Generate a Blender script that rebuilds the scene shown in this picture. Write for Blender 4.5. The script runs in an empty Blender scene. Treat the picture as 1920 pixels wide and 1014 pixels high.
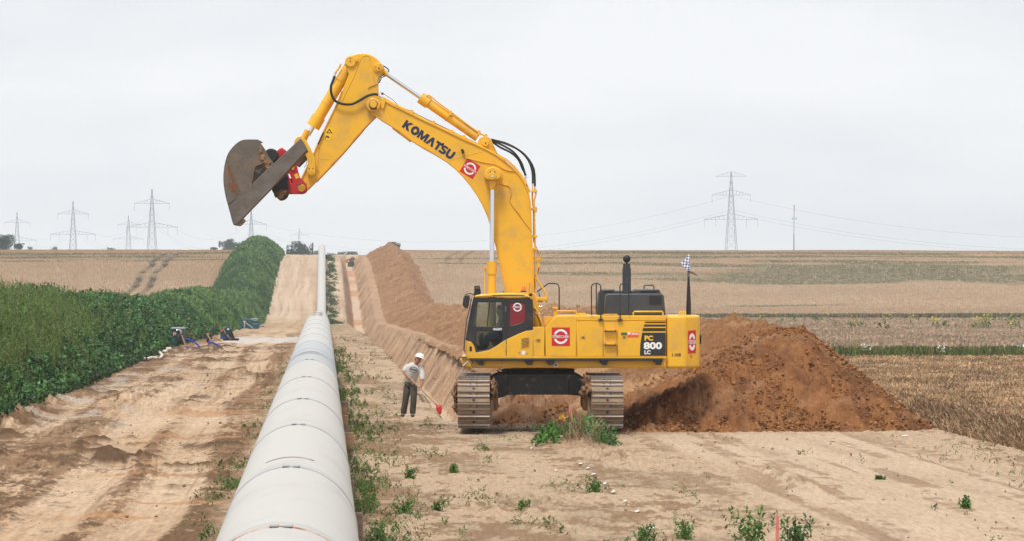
import bpy, bmesh, math, random
import numpy as np
from mathutils import Vector, Matrix
SC = bpy.context.scene
COL = SC.collection
random.seed(5)
R = math.radians
# ------------------------------------------------------------------ camera
F = 7920.0; EYE = 3.9; HY = 519.0
cam = bpy.data.cameras.new('camera'); co = bpy.data.objects.new('camera', cam); COL.objects.link(co)
cam.sensor_width = 36.0; cam.lens = 36.0 * F / 1920.0
cam.clip_start = 1.0; cam.clip_end = 20000.0
co.location = (0, 0, EYE); co.rotation_euler = (R(90) + math.atan((HY - 507) / F), 0, 0)
SC.camera = co
# ------------------------------------------------------------------ sky and sun
SUN_EL = R(62); SUN_AZ = R(204)      # azimuth clockwise from +Y: high behind the viewer, a little to the left
w = bpy.data.worlds.new('World'); SC.world = w; w.use_nodes = True
nt = w.node_tree; nt.nodes.clear()
wo = nt.nodes.new('ShaderNodeOutputWorld'); bg = nt.nodes.new('ShaderNodeBackground')
sky = nt.nodes.new('ShaderNodeTexSky'); sky.sky_type = 'NISHITA'; sky.sun_disc = False
sky.sun_elevation = SUN_EL; sky.sun_rotation = SUN_AZ; sky.dust_density = 3.0
tc = nt.nodes.new('ShaderNodeTexCoord'); mp = nt.nodes.new('ShaderNodeMapping')
mp.inputs['Scale'].default_value = (6, 6, 22)
nz = nt.nodes.new('ShaderNodeTexNoise'); nz.inputs['Scale'].default_value = 1.6; nz.inputs['Detail'].default_value = 5
cr = nt.nodes.new('ShaderNodeValToRGB')
cr.color_ramp.elements[0].position = 0.36; cr.color_ramp.elements[0].color = (10.9, 11.1, 11.4, 1)
cr.color_ramp.elements[1].position = 0.60; cr.color_ramp.elements[1].color = (12.2, 12.25, 12.4, 1)
mx = nt.nodes.new('ShaderNodeMix'); mx.data_type = 'RGBA'; mx.inputs[0].default_value = 0.94
L = nt.links.new
L(tc.outputs['Generated'], mp.inputs['Vector']); L(mp.outputs[0], nz.inputs['Vector']); L(nz.outputs['Fac'], cr.inputs['Fac'])
L(sky.outputs[0], mx.inputs[6]); L(cr.outputs[0], mx.inputs[7]); sx = nt.nodes.new('ShaderNodeSeparateXYZ'); gr = nt.nodes.new('ShaderNodeValToRGB'); e_ = gr.color_ramp.elements
e_[0].position = 0.0; e_[0].color = (1, 1, 1, 1); e_[1].position = 0.075; e_[1].color = (.87, .88, .89, 1)
e2 = e_.new(0.3); e2.color = (.93, .93, .93, 1)
ml = nt.nodes.new('ShaderNodeMix'); ml.data_type = 'RGBA'; ml.blend_type = 'MULTIPLY'; ml.inputs[0].default_value = 1.0
L(tc.outputs['Generated'], sx.inputs[0]); L(sx.outputs['Z'], gr.inputs['Fac']); L(mx.outputs[2], ml.inputs[6]); L(gr.outputs[0], ml.inputs[7])
L(ml.outputs[2], bg.inputs['Color'])
bg.inputs['Strength'].default_value = 0.1
L(bg.outputs[0], wo.inputs['Surface'])
sl = bpy.data.lights.new('sun', 'SUN'); so = bpy.data.objects.new('sun', sl); COL.objects.link(so)
sl.energy = 3.3; sl.angle = R(13); sl.color = (1.0, 0.95, 0.88)
sd = Vector((math.sin(SUN_AZ) * math.cos(SUN_EL), math.cos(SUN_AZ) * math.cos(SUN_EL), math.sin(SUN_EL)))
so.rotation_euler = sd.to_track_quat('Z', 'Y').to_euler(); so.location = (-60, -60, 90)
SC.view_settings.view_transform = 'Standard'; SC.view_settings.look = 'None'
SC.view_settings.exposure = -0.12; SC.view_settings.gamma = 1.0

# ------------------------------------------------------------------ noise
def _h(ix, iy, seed):
    n = (ix.astype(np.int64) * 374761393 + iy.astype(np.int64) * 668265263 + seed * 974634777) & 0xffffffff
    n = ((n ^ (n >> 13)) * 1274126177) & 0xffffffff
    n = ((n ^ (n >> 16)) * 2246822519) & 0xffffffff
    return ((n ^ (n >> 15)) & 0xffffff) / float(0xffffff)
def vn(x, y, seed=0):
    x = np.asarray(x, float); y = np.asarray(y, float)
    ix = np.floor(x); iy = np.floor(y); fx = x - ix; fy = y - iy
    fx = fx * fx * (3 - 2 * fx); fy = fy * fy * (3 - 2 * fy)
    a = _h(ix, iy, seed); b = _h(ix + 1, iy, seed); c = _h(ix, iy + 1, seed); d = _h(ix + 1, iy + 1, seed)
    return (a + (b - a) * fx) * (1 - fy) + (c + (d - c) * fx) * fy
def fbm(x, y, o=4, seed=0, g=0.5):
    s = 0; a = 1; t = 0
    for i in range(o):
        s = s + a * vn(x * 2 ** i + 17.3 * i, y * 2 ** i - 9.1 * i, seed + i); t += a; a *= g
    return s / t * 2 - 1
def ss(a, b, x):
    t = np.clip((x - a) / (b - a), 0, 1); return t * t * (3 - 2 * t)
# ------------------------------------------------------------------ materials
MATS = {}
def new_mat(name):
    m = bpy.data.materials.new(name); m.use_nodes = True; MATS[name] = m
    return m, m.node_tree, m.node_tree.nodes['Principled BSDF']
def mat(name, col, rough=0.6, metal=0.0, col2=None, scale=3.0, lo=0.45, hi=0.75, bump=0.0, bscale=None, stretch=(1, 1, 1), spec=0.5, coat=0.0):
    m, t, b = new_mat(name)
    b.inputs['Roughness'].default_value = rough; b.inputs['Metallic'].default_value = metal
    b.inputs['Specular IOR Level'].default_value = spec; b.inputs['Coat Weight'].default_value = coat
    b.inputs['Base Color'].default_value = (*col, 1)
    if col2 or bump:
        tc = t.nodes.new('ShaderNodeTexCoord'); mp = t.nodes.new('ShaderNodeMapping'); mp.inputs['Scale'].default_value = stretch
        t.links.new(tc.outputs['Object'], mp.inputs['Vector'])
        n = t.nodes.new('ShaderNodeTexNoise'); n.inputs['Scale'].default_value = scale; n.inputs['Detail'].default_value = 7; n.inputs['Roughness'].default_value = 0.62
        t.links.new(mp.outputs[0], n.inputs['Vector'])
        if col2:
            r = t.nodes.new('ShaderNodeValToRGB'); r.color_ramp.elements[0].position = lo; r.color_ramp.elements[1].position = hi
            r.color_ramp.elements[0].color = (*col, 1); r.color_ramp.elements[1].color = (*col2, 1)
            t.links.new(n.outputs['Fac'], r.inputs['Fac']); t.links.new(r.outputs[0], b.inputs['Base Color'])
        if bump:
            n2 = t.nodes.new('ShaderNodeTexNoise'); n2.inputs['Scale'].default_value = bscale or scale * 3; n2.inputs['Detail'].default_value = 5
            t.links.new(mp.outputs[0], n2.inputs['Vector'])
            bp = t.nodes.new('ShaderNodeBump'); bp.inputs['Strength'].default_value = 1.0; bp.inputs['Distance'].default_value = bump
            t.links.new(n2.outputs['Fac'], bp.inputs['Height']); t.links.new(bp.outputs[0], b.inputs['Normal'])
    return m
def vmat(name, rough=0.9, nscale=6.0, namt=0.25, bump=0.03, bscale=5.0, spec=0.2, trans=0.0, stretch=(1, 1, 1)):
    """colour from the mesh's Col attribute, broken up by fine noise"""
    m, t, b = new_mat(name)
    b.inputs['Roughness'].default_value = rough; b.inputs['Specular IOR Level'].default_value = spec
    a = t.nodes.new('ShaderNodeVertexColor'); a.layer_name = 'Col'
    if namt:
        tc = t.nodes.new('ShaderNodeTexCoord'); mp = t.nodes.new('ShaderNodeMapping'); mp.inputs['Scale'].default_value = stretch
        t.links.new(tc.outputs['Object'], mp.inputs['Vector'])
        n = t.nodes.new('ShaderNodeTexNoise'); n.inputs['Scale'].default_value = nscale; n.inputs['Detail'].default_value = 6; n.inputs['Roughness'].default_value = 0.7
        t.links.new(mp.outputs[0], n.inputs['Vector'])
        mr = t.nodes.new('ShaderNodeMapRange'); mr.inputs[1].default_value = 0.25; mr.inputs[2].default_value = 0.75
        mr.inputs[3].default_value = 1 - namt; mr.inputs[4].default_value = 1 + namt
        t.links.new(n.outputs['Fac'], mr.inputs[0])
        mm = t.nodes.new('ShaderNodeVectorMath'); mm.operation = 'SCALE'
        t.links.new(a.outputs['Color'], mm.inputs[0]); t.links.new(mr.outputs[0], mm.inputs['Scale'])
        t.links.new(mm.outputs[0], b.inputs['Base Color'])
        if bump:
            n2 = t.nodes.new('ShaderNodeTexNoise'); n2.inputs['Scale'].default_value = bscale; n2.inputs['Detail'].default_value = 6; n2.inputs['Roughness'].default_value = 0.65
            t.links.new(mp.outputs[0], n2.inputs['Vector'])
            bp = t.nodes.new('ShaderNodeBump'); bp.inputs['Distance'].default_value = bump; bp.inputs['Strength'].default_value = 1.0
            t.links.new(n2.outputs['Fac'], bp.inputs['Height']); t.links.new(bp.outputs[0], b.inputs['Normal'])
    else:
        t.links.new(a.outputs['Color'], b.inputs['Base Color'])
    if trans:
        tr = t.nodes.new('ShaderNodeBsdfTranslucent'); mxs = t.nodes.new('ShaderNodeMixShader'); mxs.inputs[0].default_value = trans
        t.links.new(a.outputs['Color'], tr.inputs['Color'])
        out = t.nodes['Material Output']
        t.links.new(b.outputs[0], mxs.inputs[1]); t.links.new(tr.outputs[0], mxs.inputs[2]); t.links.new(mxs.outputs[0], out.inputs['Surface'])
    return m
YEL = mat('yellow_paint', (0.78, 0.425, 0.022), 0.40, 0, (0.52, 0.31, 0.08), 1.9, 0.47, 0.80, spec=0.4, coat=0.15)
YELD = mat('worn_yellow_paint', (0.72, 0.37, 0.024), 0.55, 0, (0.30, 0.15, 0.05), 3.0, 0.5, 0.78)
BLK = mat('black_paint', (0.018, 0.019, 0.022), 0.45, 0, (0.07, 0.055, 0.045), 4, 0.5, 0.85)
BLKM = mat('muddy_black_paint', (0.016, 0.015, 0.015), 0.6, 0, (0.16, 0.11, 0.07), 6, 0.56, 0.74)
HOOD = mat('dark_grey_paint', (0.035, 0.042, 0.052), 0.45, 0, (0.06, 0.065, 0.07), 2, 0.4, 0.8)
RUB = mat('black_rubber', (0.012, 0.012, 0.013), 0.5)
CHR = mat('chrome', (0.72, 0.75, 0.80), 0.14, 1.0)
RED = mat('red_paint', (0.52, 0.018, 0.025), 0.45, 0, (0.3, 0.03, 0.03), 5, 0.5, 0.9)
REDS = mat('red_sticker', (0.56, 0.008, 0.018), 0.45)
WHT = mat('white_sticker', (0.80, 0.80, 0.80), 0.5)
NAVY = mat('navy_lettering', (0.012, 0.022, 0.065), 0.5)
YLT = mat('yellow_lettering', (0.85, 0.50, 0.01), 0.5)
STL = mat('worn_steel', (0.125, 0.108, 0.09), 0.6, 0.25, (0.21, 0.145, 0.10), 2.6, 0.42, 0.75, 0.01, 14)
STG = mat('scraped_steel', (0.17, 0.15, 0.135), 0.5, 0.4, (0.10, 0.075, 0.055), 2.6, 0.4, 0.75, 0.008, 12)
MUD = mat('clinging_soil', (0.26, 0.14, 0.07), 0.95, 0, (0.13, 0.07, 0.035), 4, 0.4, 0.7, 0.04, 12)
SHOE = mat('dusty_track_steel', (0.20, 0.145, 0.10), 0.8, 0.1, (0.36, 0.25, 0.16), 3.5, 0.35, 0.7, 0.01, 14)
GRO = mat('polished_grouser', (0.42, 0.38, 0.36), 0.4, 0.6, (0.24, 0.18, 0.14), 4, 0.45, 0.75)
ORG = mat('orange_lens', (0.85, 0.17, 0.01), 0.25)
def glass(name, tint, fac=0.10):
    m, t, b = new_mat(name)
    tr = t.nodes.new('ShaderNodeBsdfTransparent'); tr.inputs[0].default_value = (*tint, 1)
    gl = t.nodes.new('ShaderNodeBsdfGlossy'); gl.inputs['Roughness'].default_value = 0.03
    ms = t.nodes.new('ShaderNodeMixShader'); ms.inputs[0].default_value = fac
    t.links.new(tr.outputs[0], ms.inputs[1]); t.links.new(gl.outputs[0], ms.inputs[2])
    t.links.new(ms.outputs[0], t.nodes['Material Output'].inputs['Surface']); return m
GLS = glass('cab_glass', (0.70, 0.80, 0.74), 0.05)
# ------------------------------------------------------------------ object helpers
ORIG = {}
def tag(o, label=None, cat=None, group=None, kind=None):
    if label: o['label'] = label
    if cat: o['category'] = cat
    if group: o['group'] = group
    if kind: o['kind'] = kind
    return o
def empty(name, loc, label=None, cat=None, group=None):
    o = bpy.data.objects.new(name, None); COL.objects.link(o); o.location = loc; o.empty_display_size = 0.3
    ORIG[o.name] = Vector(loc); return tag(o, label, cat, group)
def build(name, verts, faces, m, parent=None, smooth=False, cols=None, loc=None):
    """verts in world metres; ONE mesh object"""
    v = np.asarray(verts, dtype=np.float32).reshape(-1, 3)
    if parent is not None: org = np.array(ORIG[parent.name])
    elif loc is not None: org = np.array(loc)
    else: org = np.array([(v[:, 0].min() + v[:, 0].max()) / 2, (v[:, 1].min() + v[:, 1].max()) / 2, v[:, 2].min()])
    me = bpy.data.meshes.new(name)
    lv = (v - org).astype(np.float32)
    if isinstance(faces, np.ndarray):
        nf, k = faces.shape
        me.vertices.add(len(lv)); me.vertices.foreach_set('co', lv.ravel())
        me.loops.add(nf * k); me.loops.foreach_set('vertex_index', faces.astype(np.int32).ravel())
        me.polygons.add(nf); me.polygons.foreach_set('loop_start', np.arange(0, nf * k, k, dtype=np.int32))
        me.update(calc_edges=True)
    else:
        me.from_pydata(lv.tolist(), [], faces); me.update()
    if smooth: me.polygons.foreach_set('use_smooth', np.ones(len(me.polygons), dtype=bool))
    if cols is not None:
        ca = me.color_attributes.new('Col', 'FLOAT_COLOR', 'POINT')
        c4 = np.ones((len(lv), 4), dtype=np.float32); c4[:, :3] = np.clip(cols, 0, 1); ca.data.foreach_set('color', c4.ravel())
    me.materials.append(m)
    o = bpy.data.objects.new(name, me); COL.objects.link(o)
    if parent is not None:
        o.parent = parent; ORIG[o.name] = ORIG[parent.name]
    else:
        o.location = org.tolist(); ORIG[o.name] = Vector(org.tolist())
    return o
def wm(name, me, m, parent=None, smooth=False):
    """a mesh already in world metres -> object"""
    n = len(me.vertices); v = np.empty(n * 3, np.float32); me.vertices.foreach_get('co', v); v = v.reshape(-1, 3)
    if parent is not None: org = np.array(ORIG[parent.name])
    else: org = np.array([(v[:, 0].min() + v[:, 0].max()) / 2, (v[:, 1].min() + v[:, 1].max()) / 2, v[:, 2].min()])
    me.vertices.foreach_set('co', (v - org).astype(np.float32).ravel()); me.name = name; me.materials.clear(); me.materials.append(m)
    if smooth: me.polygons.foreach_set('use_smooth', np.ones(len(me.polygons), dtype=bool))
    me.update()
    o = bpy.data.objects.new(name, me); COL.objects.link(o)
    if parent is not None: o.parent = parent; ORIG[o.name] = ORIG[parent.name]
    else: o.location = org.tolist(); ORIG[o.name] = Vector(org.tolist())
    return o
def from_bm(name, bm, m, parent=None, smooth=False):
    me = bpy.data.meshes.new(name); bm.normal_update(); bm.to_mesh(me); bm.free(); return wm(name, me, m, parent, smooth)
def W(px, py, d): return Vector(((px - 960) * d / F, d, EYE - (py - HY) * d / F))
def P2(pts, d): return [((x - 960) * d / F, EYE - (y - HY) * d / F) for x, y in pts]
def cr_(pts, n=4, closed=False):
    out = []; N = len(pts)
    for i in range(N if closed else N - 1):
        if closed: p0, p1, p2, p3 = pts[i - 1], pts[i], pts[(i + 1) % N], pts[(i + 2) % N]
        else: p0, p1, p2, p3 = pts[max(i - 1, 0)], pts[i], pts[i + 1], pts[min(i + 2, N - 1)]
        for k in range(n):
            t = k / n
            out.append(tuple(0.5 * ((2 * b) + (-a + c) * t + (2 * a - 5 * b + 4 * c - d) * t * t + (-a + 3 * b - 3 * c + d) * t ** 3) for a, b, c, d in zip(p0, p1, p2, p3)))
    if not closed: out.append(tuple(pts[-1]))
    return out
def plate_me(polys, y0, y1, bev=0.0, res=1):
    """2D polygons (x,z metres, later ones are holes) extruded from y0 to y1"""
    cu = bpy.data.curves.new('c', 'CURVE'); cu.dimensions = '2D'; cu.fill_mode = 'BOTH'
    for pl in polys:
        s = cu.splines.new('POLY'); s.points.add(len(pl) - 1)
        for i, (x, z) in enumerate(pl): s.points[i].co = (x, z, 0, 1)
        s.use_cyclic_u = True
    th = abs(y1 - y0); bev = min(bev, th / 2 - 1e-4)
    cu.extrude = th / 2 - max(bev, 0)
    if bev > 0: cu.bevel_depth = bev; cu.bevel_resolution = res; cu.offset = -bev
    o = bpy.data.objects.new('c', cu); me = bpy.data.meshes.new_from_object(o)
    bpy.data.objects.remove(o); bpy.data.curves.remove(cu)
    n = len(me.vertices); v = np.empty(n * 3, np.float32); me.vertices.foreach_get('co', v); v = v.reshape(-1, 3)
    me.vertices.foreach_set('co', np.stack([v[:, 0], (y0 + y1) / 2 - v[:, 2], v[:, 1]], 1).astype(np.float32).ravel()); me.update()
    return me
def plate(name, px, y0, y1, m, parent, bev=0.02, holes=(), d=None, res=1):
    d = d or min(y0, y1)
    return wm(name, plate_me([P2(px, d)] + [P2(h, d) for h in holes], y0, y1, bev, res), m, parent)
def merge(mes):
    bm = bmesh.new()
    for me in mes: bm.from_mesh(me); bpy.data.meshes.remove(me)
    me = bpy.data.meshes.new('m'); bm.to_mesh(me); bm.free(); return me
def rect(x0, y0, x1, y1): return [(x0, y1), (x1, y1), (x1, y0), (x0, y0)]
def rrect(x0, y0, x1, y1, r, n=4):
    o = []
    for cx, cy, a in ((x1 - r, y0 + r, 270), (x1 - r, y1 - r, 0), (x0 + r, y1 - r, 90), (x0 + r, y0 + r, 180)):
        for k in range(n + 1):
            t = R(a + 90 * k / n); o.append((cx + r * math.cos(t), cy + r * math.sin(t)))
    return o
def circ(cx, cy, r, n=24, a0=0, a1=360):
    full = abs(a1 - a0) >= 360
    return [(cx + r * math.cos(R(a0 + (a1 - a0) * k / (n if full else n - 1))), cy + r * math.sin(R(a0 + (a1 - a0) * k / (n if full else n - 1)))) for k in range(n)]
def box_bm(bm, x0, x1, y0, y1, z0, z1, bev=0.0):
    r = bmesh.ops.create_cube(bm, size=1)
    M = Matrix.Translation(((x0 + x1) / 2, (y0 + y1) / 2, (z0 + z1) / 2)) @ Matrix.Diagonal((abs(x1 - x0), abs(y1 - y0), abs(z1 - z0), 1))
    bmesh.ops.transform(bm, matrix=M, verts=r['verts'])
    if bev > 0:
        es = list({e for v in r['verts'] for e in v.link_edges})
        bmesh.ops.bevel(bm, geom=es, offset=bev, segments=2, affect='EDGES', profile=0.6)
def box(name, x0, x1, y0, y1, z0, z1, m, parent=None, bev=0.0):
    bm = bmesh.new(); box_bm(bm, x0, x1, y0, y1, z0, z1, bev); return from_bm(name, bm, m, parent)
def pbox(name, px0, py0, px1, py1, y0, y1, m, parent, bev=0.015):
    """box whose near face covers the given outline at depth y0"""
    a = W(px0, py0, y0); b = W(px1, py1, y0)
    return box(name, a.x, b.x, y0, y1, b.z, a.z, m, parent, bev)
def tube_geo(pts, rad, n=10, caps=True):
    pts = [Vector(p) for p in pts]; rad = rad if isinstance(rad, (list, tuple)) else [rad] * len(pts)
    V = []; Fc = []; up = None
    for i, p in enumerate(pts):
        t = (pts[min(i + 1, len(pts) - 1)] - pts[max(i - 1, 0)]).normalized()
        if up is None:
            up = Vector((0, 1, 0)) if abs(t.y) < 0.8 else Vector((0, 0, 1))
        s = t.cross(up).normalized(); up = s.cross(t).normalized()
        for k in range(n):
            a = 2 * math.pi * k / n; V.append(p + (s * math.cos(a) + up * math.sin(a)) * rad[i])
    for i in range(len(pts) - 1):
        for k in range(n):
            a = i * n + k; b = i * n + (k + 1) % n; Fc.append((a, b, b + n, a + n))
    if caps:
        m_ = len(pts) * n; V += V[:n] + V[m_ - n:m_]; Fc.append(tuple(range(m_, m_ + n))[::-1]); Fc.append(tuple(range(m_ + n, m_ + 2 * n)))
    return V, Fc
def tube(name, pts, rad, m, parent=None, n=10):
    V, Fc = tube_geo(pts, rad, n); o = build(name, [tuple(v) for v in V], [tuple(f) for f in Fc], m, parent)
    for p in o.data.polygons: p.use_smooth = len(p.vertices) == 4
    return o
def tubes(name, lst, m, parent=None, n=8):
    V = []; Fc = []
    for pts, r in lst:
        a, b = tube_geo(pts, r, n); k = len(V); V += [tuple(v) for v in a]; Fc += [tuple(i + k for i in f) for f in b]
    o = build(name, V, Fc, m, parent)
    for p in o.data.polygons: p.use_smooth = len(p.vertices) == 4
    return o
def ptube(name, pts, d, rpx, m, parent=None, n=10, smooth=0):
    """tube through outline points lying in the plane y=d (or (x,y,d) triples), radius in px"""
    if smooth: pts = cr_(pts, smooth)
    q = [W(p[0], p[1], p[2] if len(p) > 2 else d) for p in pts]
    return tube(name, q, rpx * d / F, m, parent, n)
def disc(name, px, py, rpx, y0, y1, m, parent, bev=0.01, n=24):
    return plate(name, circ(px, py, rpx, n), y0, y1, m, parent, bev)
def text_me(s, bold=0.0, font_shear=0.0, space=1.0):
    cu = bpy.data.curves.new('t', 'FONT'); cu.body = s; cu.size = 1; cu.offset = bold; cu.shear = font_shear; cu.space_character = space
    cu.extrude = 0.0; cu.fill_mode = 'FRONT'; cu.resolution_u = 3
    o = bpy.data.objects.new('t', cu); me = bpy.data.meshes.new_from_object(o); bpy.data.objects.remove(o); bpy.data.curves.remove(cu); return me
def text(name, s, cx, cy, wpx, hpx, ang, d, m, parent, bold=0.02, space=1.0, shear=0.0):
    me = text_me(s, bold, shear, space); n = len(me.vertices); v = np.empty(n * 3, np.float32); me.vertices.foreach_get('co', v); v = v.reshape(-1, 3)
    mn = v.min(0); mxv = v.max(0); x = (v[:, 0] - (mn[0] + mxv[0]) / 2) / (mxv[0] - mn[0]) * wpx; y = (v[:, 1] - (mn[1] + mxv[1]) / 2) / (mxv[1] - mn[1]) * hpx
    c, s_ = math.cos(R(ang)), math.sin(R(ang)); k = d / F; C = W(cx, cy, d)
    X = C.x + (x * c - y * s_) * k; Z = C.z + (x * s_ + y * c) * k
    me.vertices.foreach_set('co', np.stack([X, np.full(n, d), Z], 1).astype(np.float32).ravel()); me.update()
    return wm(name, me, m, parent)
def rot2(pts, cx, cy, ang):
    c, s = math.cos(R(ang)), math.sin(R(ang)); return [(cx + x * c - y * s, cy + x * s + y * c) for x, y in pts]
def logo(cx, cy, wpx, hpx, ang, d, parent, bgm=None):
    """red square, two white arcs and the firm's name across the middle; ang is clockwise on the image"""
    a = wpx / 2; b = hpx / 2
    st = plate('sticker', rot2([(-a, -b), (a, -b), (a, b), (-a, b)], cx, cy, ang), d - 0.004, d, bgm or REDS, parent, 0)
    arcs = []
    for a0, a1 in ((201, 339), (21, 159)):
        o = [(x * a / 17.0, y * b / 17.0) for x, y in circ(0, 0, 13.6, 14, a0, a1)] + [(x * a / 17.0, y * b / 17.0) for x, y in circ(0, 0, 9.8, 14, a1, a0)]
        arcs.append(plate_me([P2(rot2(o, cx, cy, ang), d)], d - 0.008, d - 0.005))
    wm('emblem_arc', merge(arcs), WHT, st)
    text('lettering', 'STREICHER', cx, cy, wpx * 0.92, hpx * 0.15, -ang, d - 0.009, WHT, st, 0.01)
    return st
def copy_tree(o, parent=None):
    c = o.copy(); COL.objects.link(c); ORIG[c.name] = ORIG[o.name]
    if parent is not None: c.parent = parent
    for ch in o.children: copy_tree(ch, c)
    return c
# ================================================================== LAND
rng = np.random.default_rng(11)
PZ = np.array([-60, 0, 200, 250, 330, 440, 540, 600, 650, 700, 760, 820, 870, 950, 1050, 1200, 9500.])
PH = np.array([0, 0, 0, -.05, -.6, -1.4, -2.15, -2.6, -1.5, 1.2, 4.3, 7.1, 8.8, 9.7, 9.9, 9.2, 8.5])
_t = np.linspace(-60, 9500, 9561); _h0 = np.interp(_t, PZ, PH)
_k = np.hanning(41); _k /= _k.sum(); _hp = np.pad(_h0, 20, mode='edge'); _h0 = np.convolve(_hp, _k, 'valid')
def prof(z): return np.interp(z, _t, _h0)
def U(X, z): return X + 0.0446 * z + 0.35
def Xu(u, z): return u - 0.0446 * z - 0.35
def spoil_h(u, z):
    H = np.interp(z, [110, 113, 121, 125, 129, 137, 150, 175, 210, 400, 520, 600, 850, 905, 960], [2.75, 2.72, 2.62, 2.75, 3.15, 2.95, 2.3, 2.2, 2.35, 2.4, 2.6, 2.9, 3.15, 3.0, 2.6])
    H = H + 0.22 * fbm(z / 6.0, u * 0 + 3.3, 3, 71) * ss(112, 125, z)
    uL = np.interp(z, [110, 118, 150, 230, 330, 420], [7.6, 7.9, 8.1, 8.2, 8.6, 9.4]); uR = np.interp(z, [110, 119, 130, 200, 600], [16.55, 16.7, 17.4, 17.4, 18.3])
    w1 = 0.35 * fbm(z / 3.0, u / 5, 3, 72); w2 = 0.4 * fbm(z / 3.5, u / 6, 3, 73)
    front = (z - 110.6 - 0.35 * fbm(u / 1.3, u * 0, 3, 70) - np.where(u < 12, 0, (u - 12) ** 2 * .10)) * 0.56
    a = (u - uL + w1) * 0.50; b = (uR - u + w2) * np.interp(z, [118, 130], [.88, .74])
    h = np.minimum(np.minimum(a, b), np.minimum(H, front))
    # soften the crest
    k = 0.25
    e = np.exp(-a / k) + np.exp(-b / k) + np.exp(-H / k) + np.exp(-np.clip(front, -3, 8) / k)
    h = np.minimum(h, -k * np.log(np.maximum(e, 1e-9)) + 0.12)
    return h
def trench(u, z):
    D = 2.8 + 0.15 * fbm(z / 4, z * 0, 2, 31) + 0.35 * (np.floor(z / 17.0 + 0.4 * np.sin(z)) % 2) * ss(300, 400, z)
    lip = 3.75 + 0.16 * fbm(z / 2.0, z * 0, 4, 32); b1 = 5.1 + 0.12 * fbm(z / 2, z * 0 + 4, 3, 33)
    b2 = 6.5 + 0.15 * fbm(z / 2, z * 0 + 8, 3, 34); r = 8.2 + 0.2 * fbm(z / 1.5, z * 0 + 12, 3, 35)
    g = np.clip((u - lip) / (b1 - lip), 0, 1); g2 = np.clip((r - u) / (r - b2), 0, 1)
    end = np.clip((z - 119.6 - 0.5 * fbm(u, u * 0, 2, 36)) / 2.6, 0, 1) * (z < 915)
    return -D * np.minimum(np.minimum(g, g2), end)
def rowmask(u): return ss(-12.0, -9.0, u) * (1 - ss(17.0, 17.6, u))
def base_h(X, z):
    u = U(X, z)
    h = prof(z) + 0.35 * fbm(X / 60, z / 90, 3, 3) * ss(180, 500, z)
    cut = 0.15 + 0.85 * ss(740, 870, z)
    return h - rowmask(u) * cut - (1 - rowmask(u)) * (0.9 * ss(720, 860, z) - 0.1)
def olive(X, z):
    """darker unripe swaths lying across the rise"""
    zy = lambda y: np.interp(y, [467, 472, 487, 514, 549, 588, 603], [880, 858, 818, 762, 705, 642, 600])
    o = 0
    wx = X + 6 * fbm(X / 30, z / 30, 2, 93); wz = z + 16 * fbm(X / 26, z / 18, 3, 94)
    for px, py, hw, hh in ((1720, 481, 330, 3.4), (1640, 494, 250, 3.5), (1700, 511, 240, 13), (1600, 528, 230, 11), (1400, 541, 220, 7), (1900, 535, 110, 10), (1300, 470, 260, 2.6), (1150, 483, 200, 3), (1330, 505, 160, 4), (1120, 523, 160, 4), (1000, 500, 200, 2.5), (1480, 585, 130, 2.2),
                           (830, 486, 120, 2), (100, 472, 420, 2.6), (180, 482, 260, 3.2), (380, 489, 130, 2), (330, 471, 200, 2), (60, 491, 90, 2.5), (1500, 472, 520, 1.8)):
        zc = zy(py); dz = abs(zy(py + hh) - zy(py - hh)) / 2; xc = (px - 960) / F * zc; dx = hw / F * zc
        o = o + np.exp(-(((wx - xc) / dx) ** 2 + ((wz - zc) / dz) ** 2))
    return np.clip((o - .26) * 3.4 + .6 * fbm(X / 7, z / 10, 3, 95), 0, 1) * (z > 604)
EDGE_U = 16.6
def tram_x(z): return np.interp(z, [640, 690, 712, 750, 756, 790, 812, 863, 960], [-59.6, -61.5, -62.2, -64.6, -65.3, -66.0, -67.6, -69.7, -74.5]) + .25 * fbm(z / 8, z * 0, 2, 25)
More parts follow.
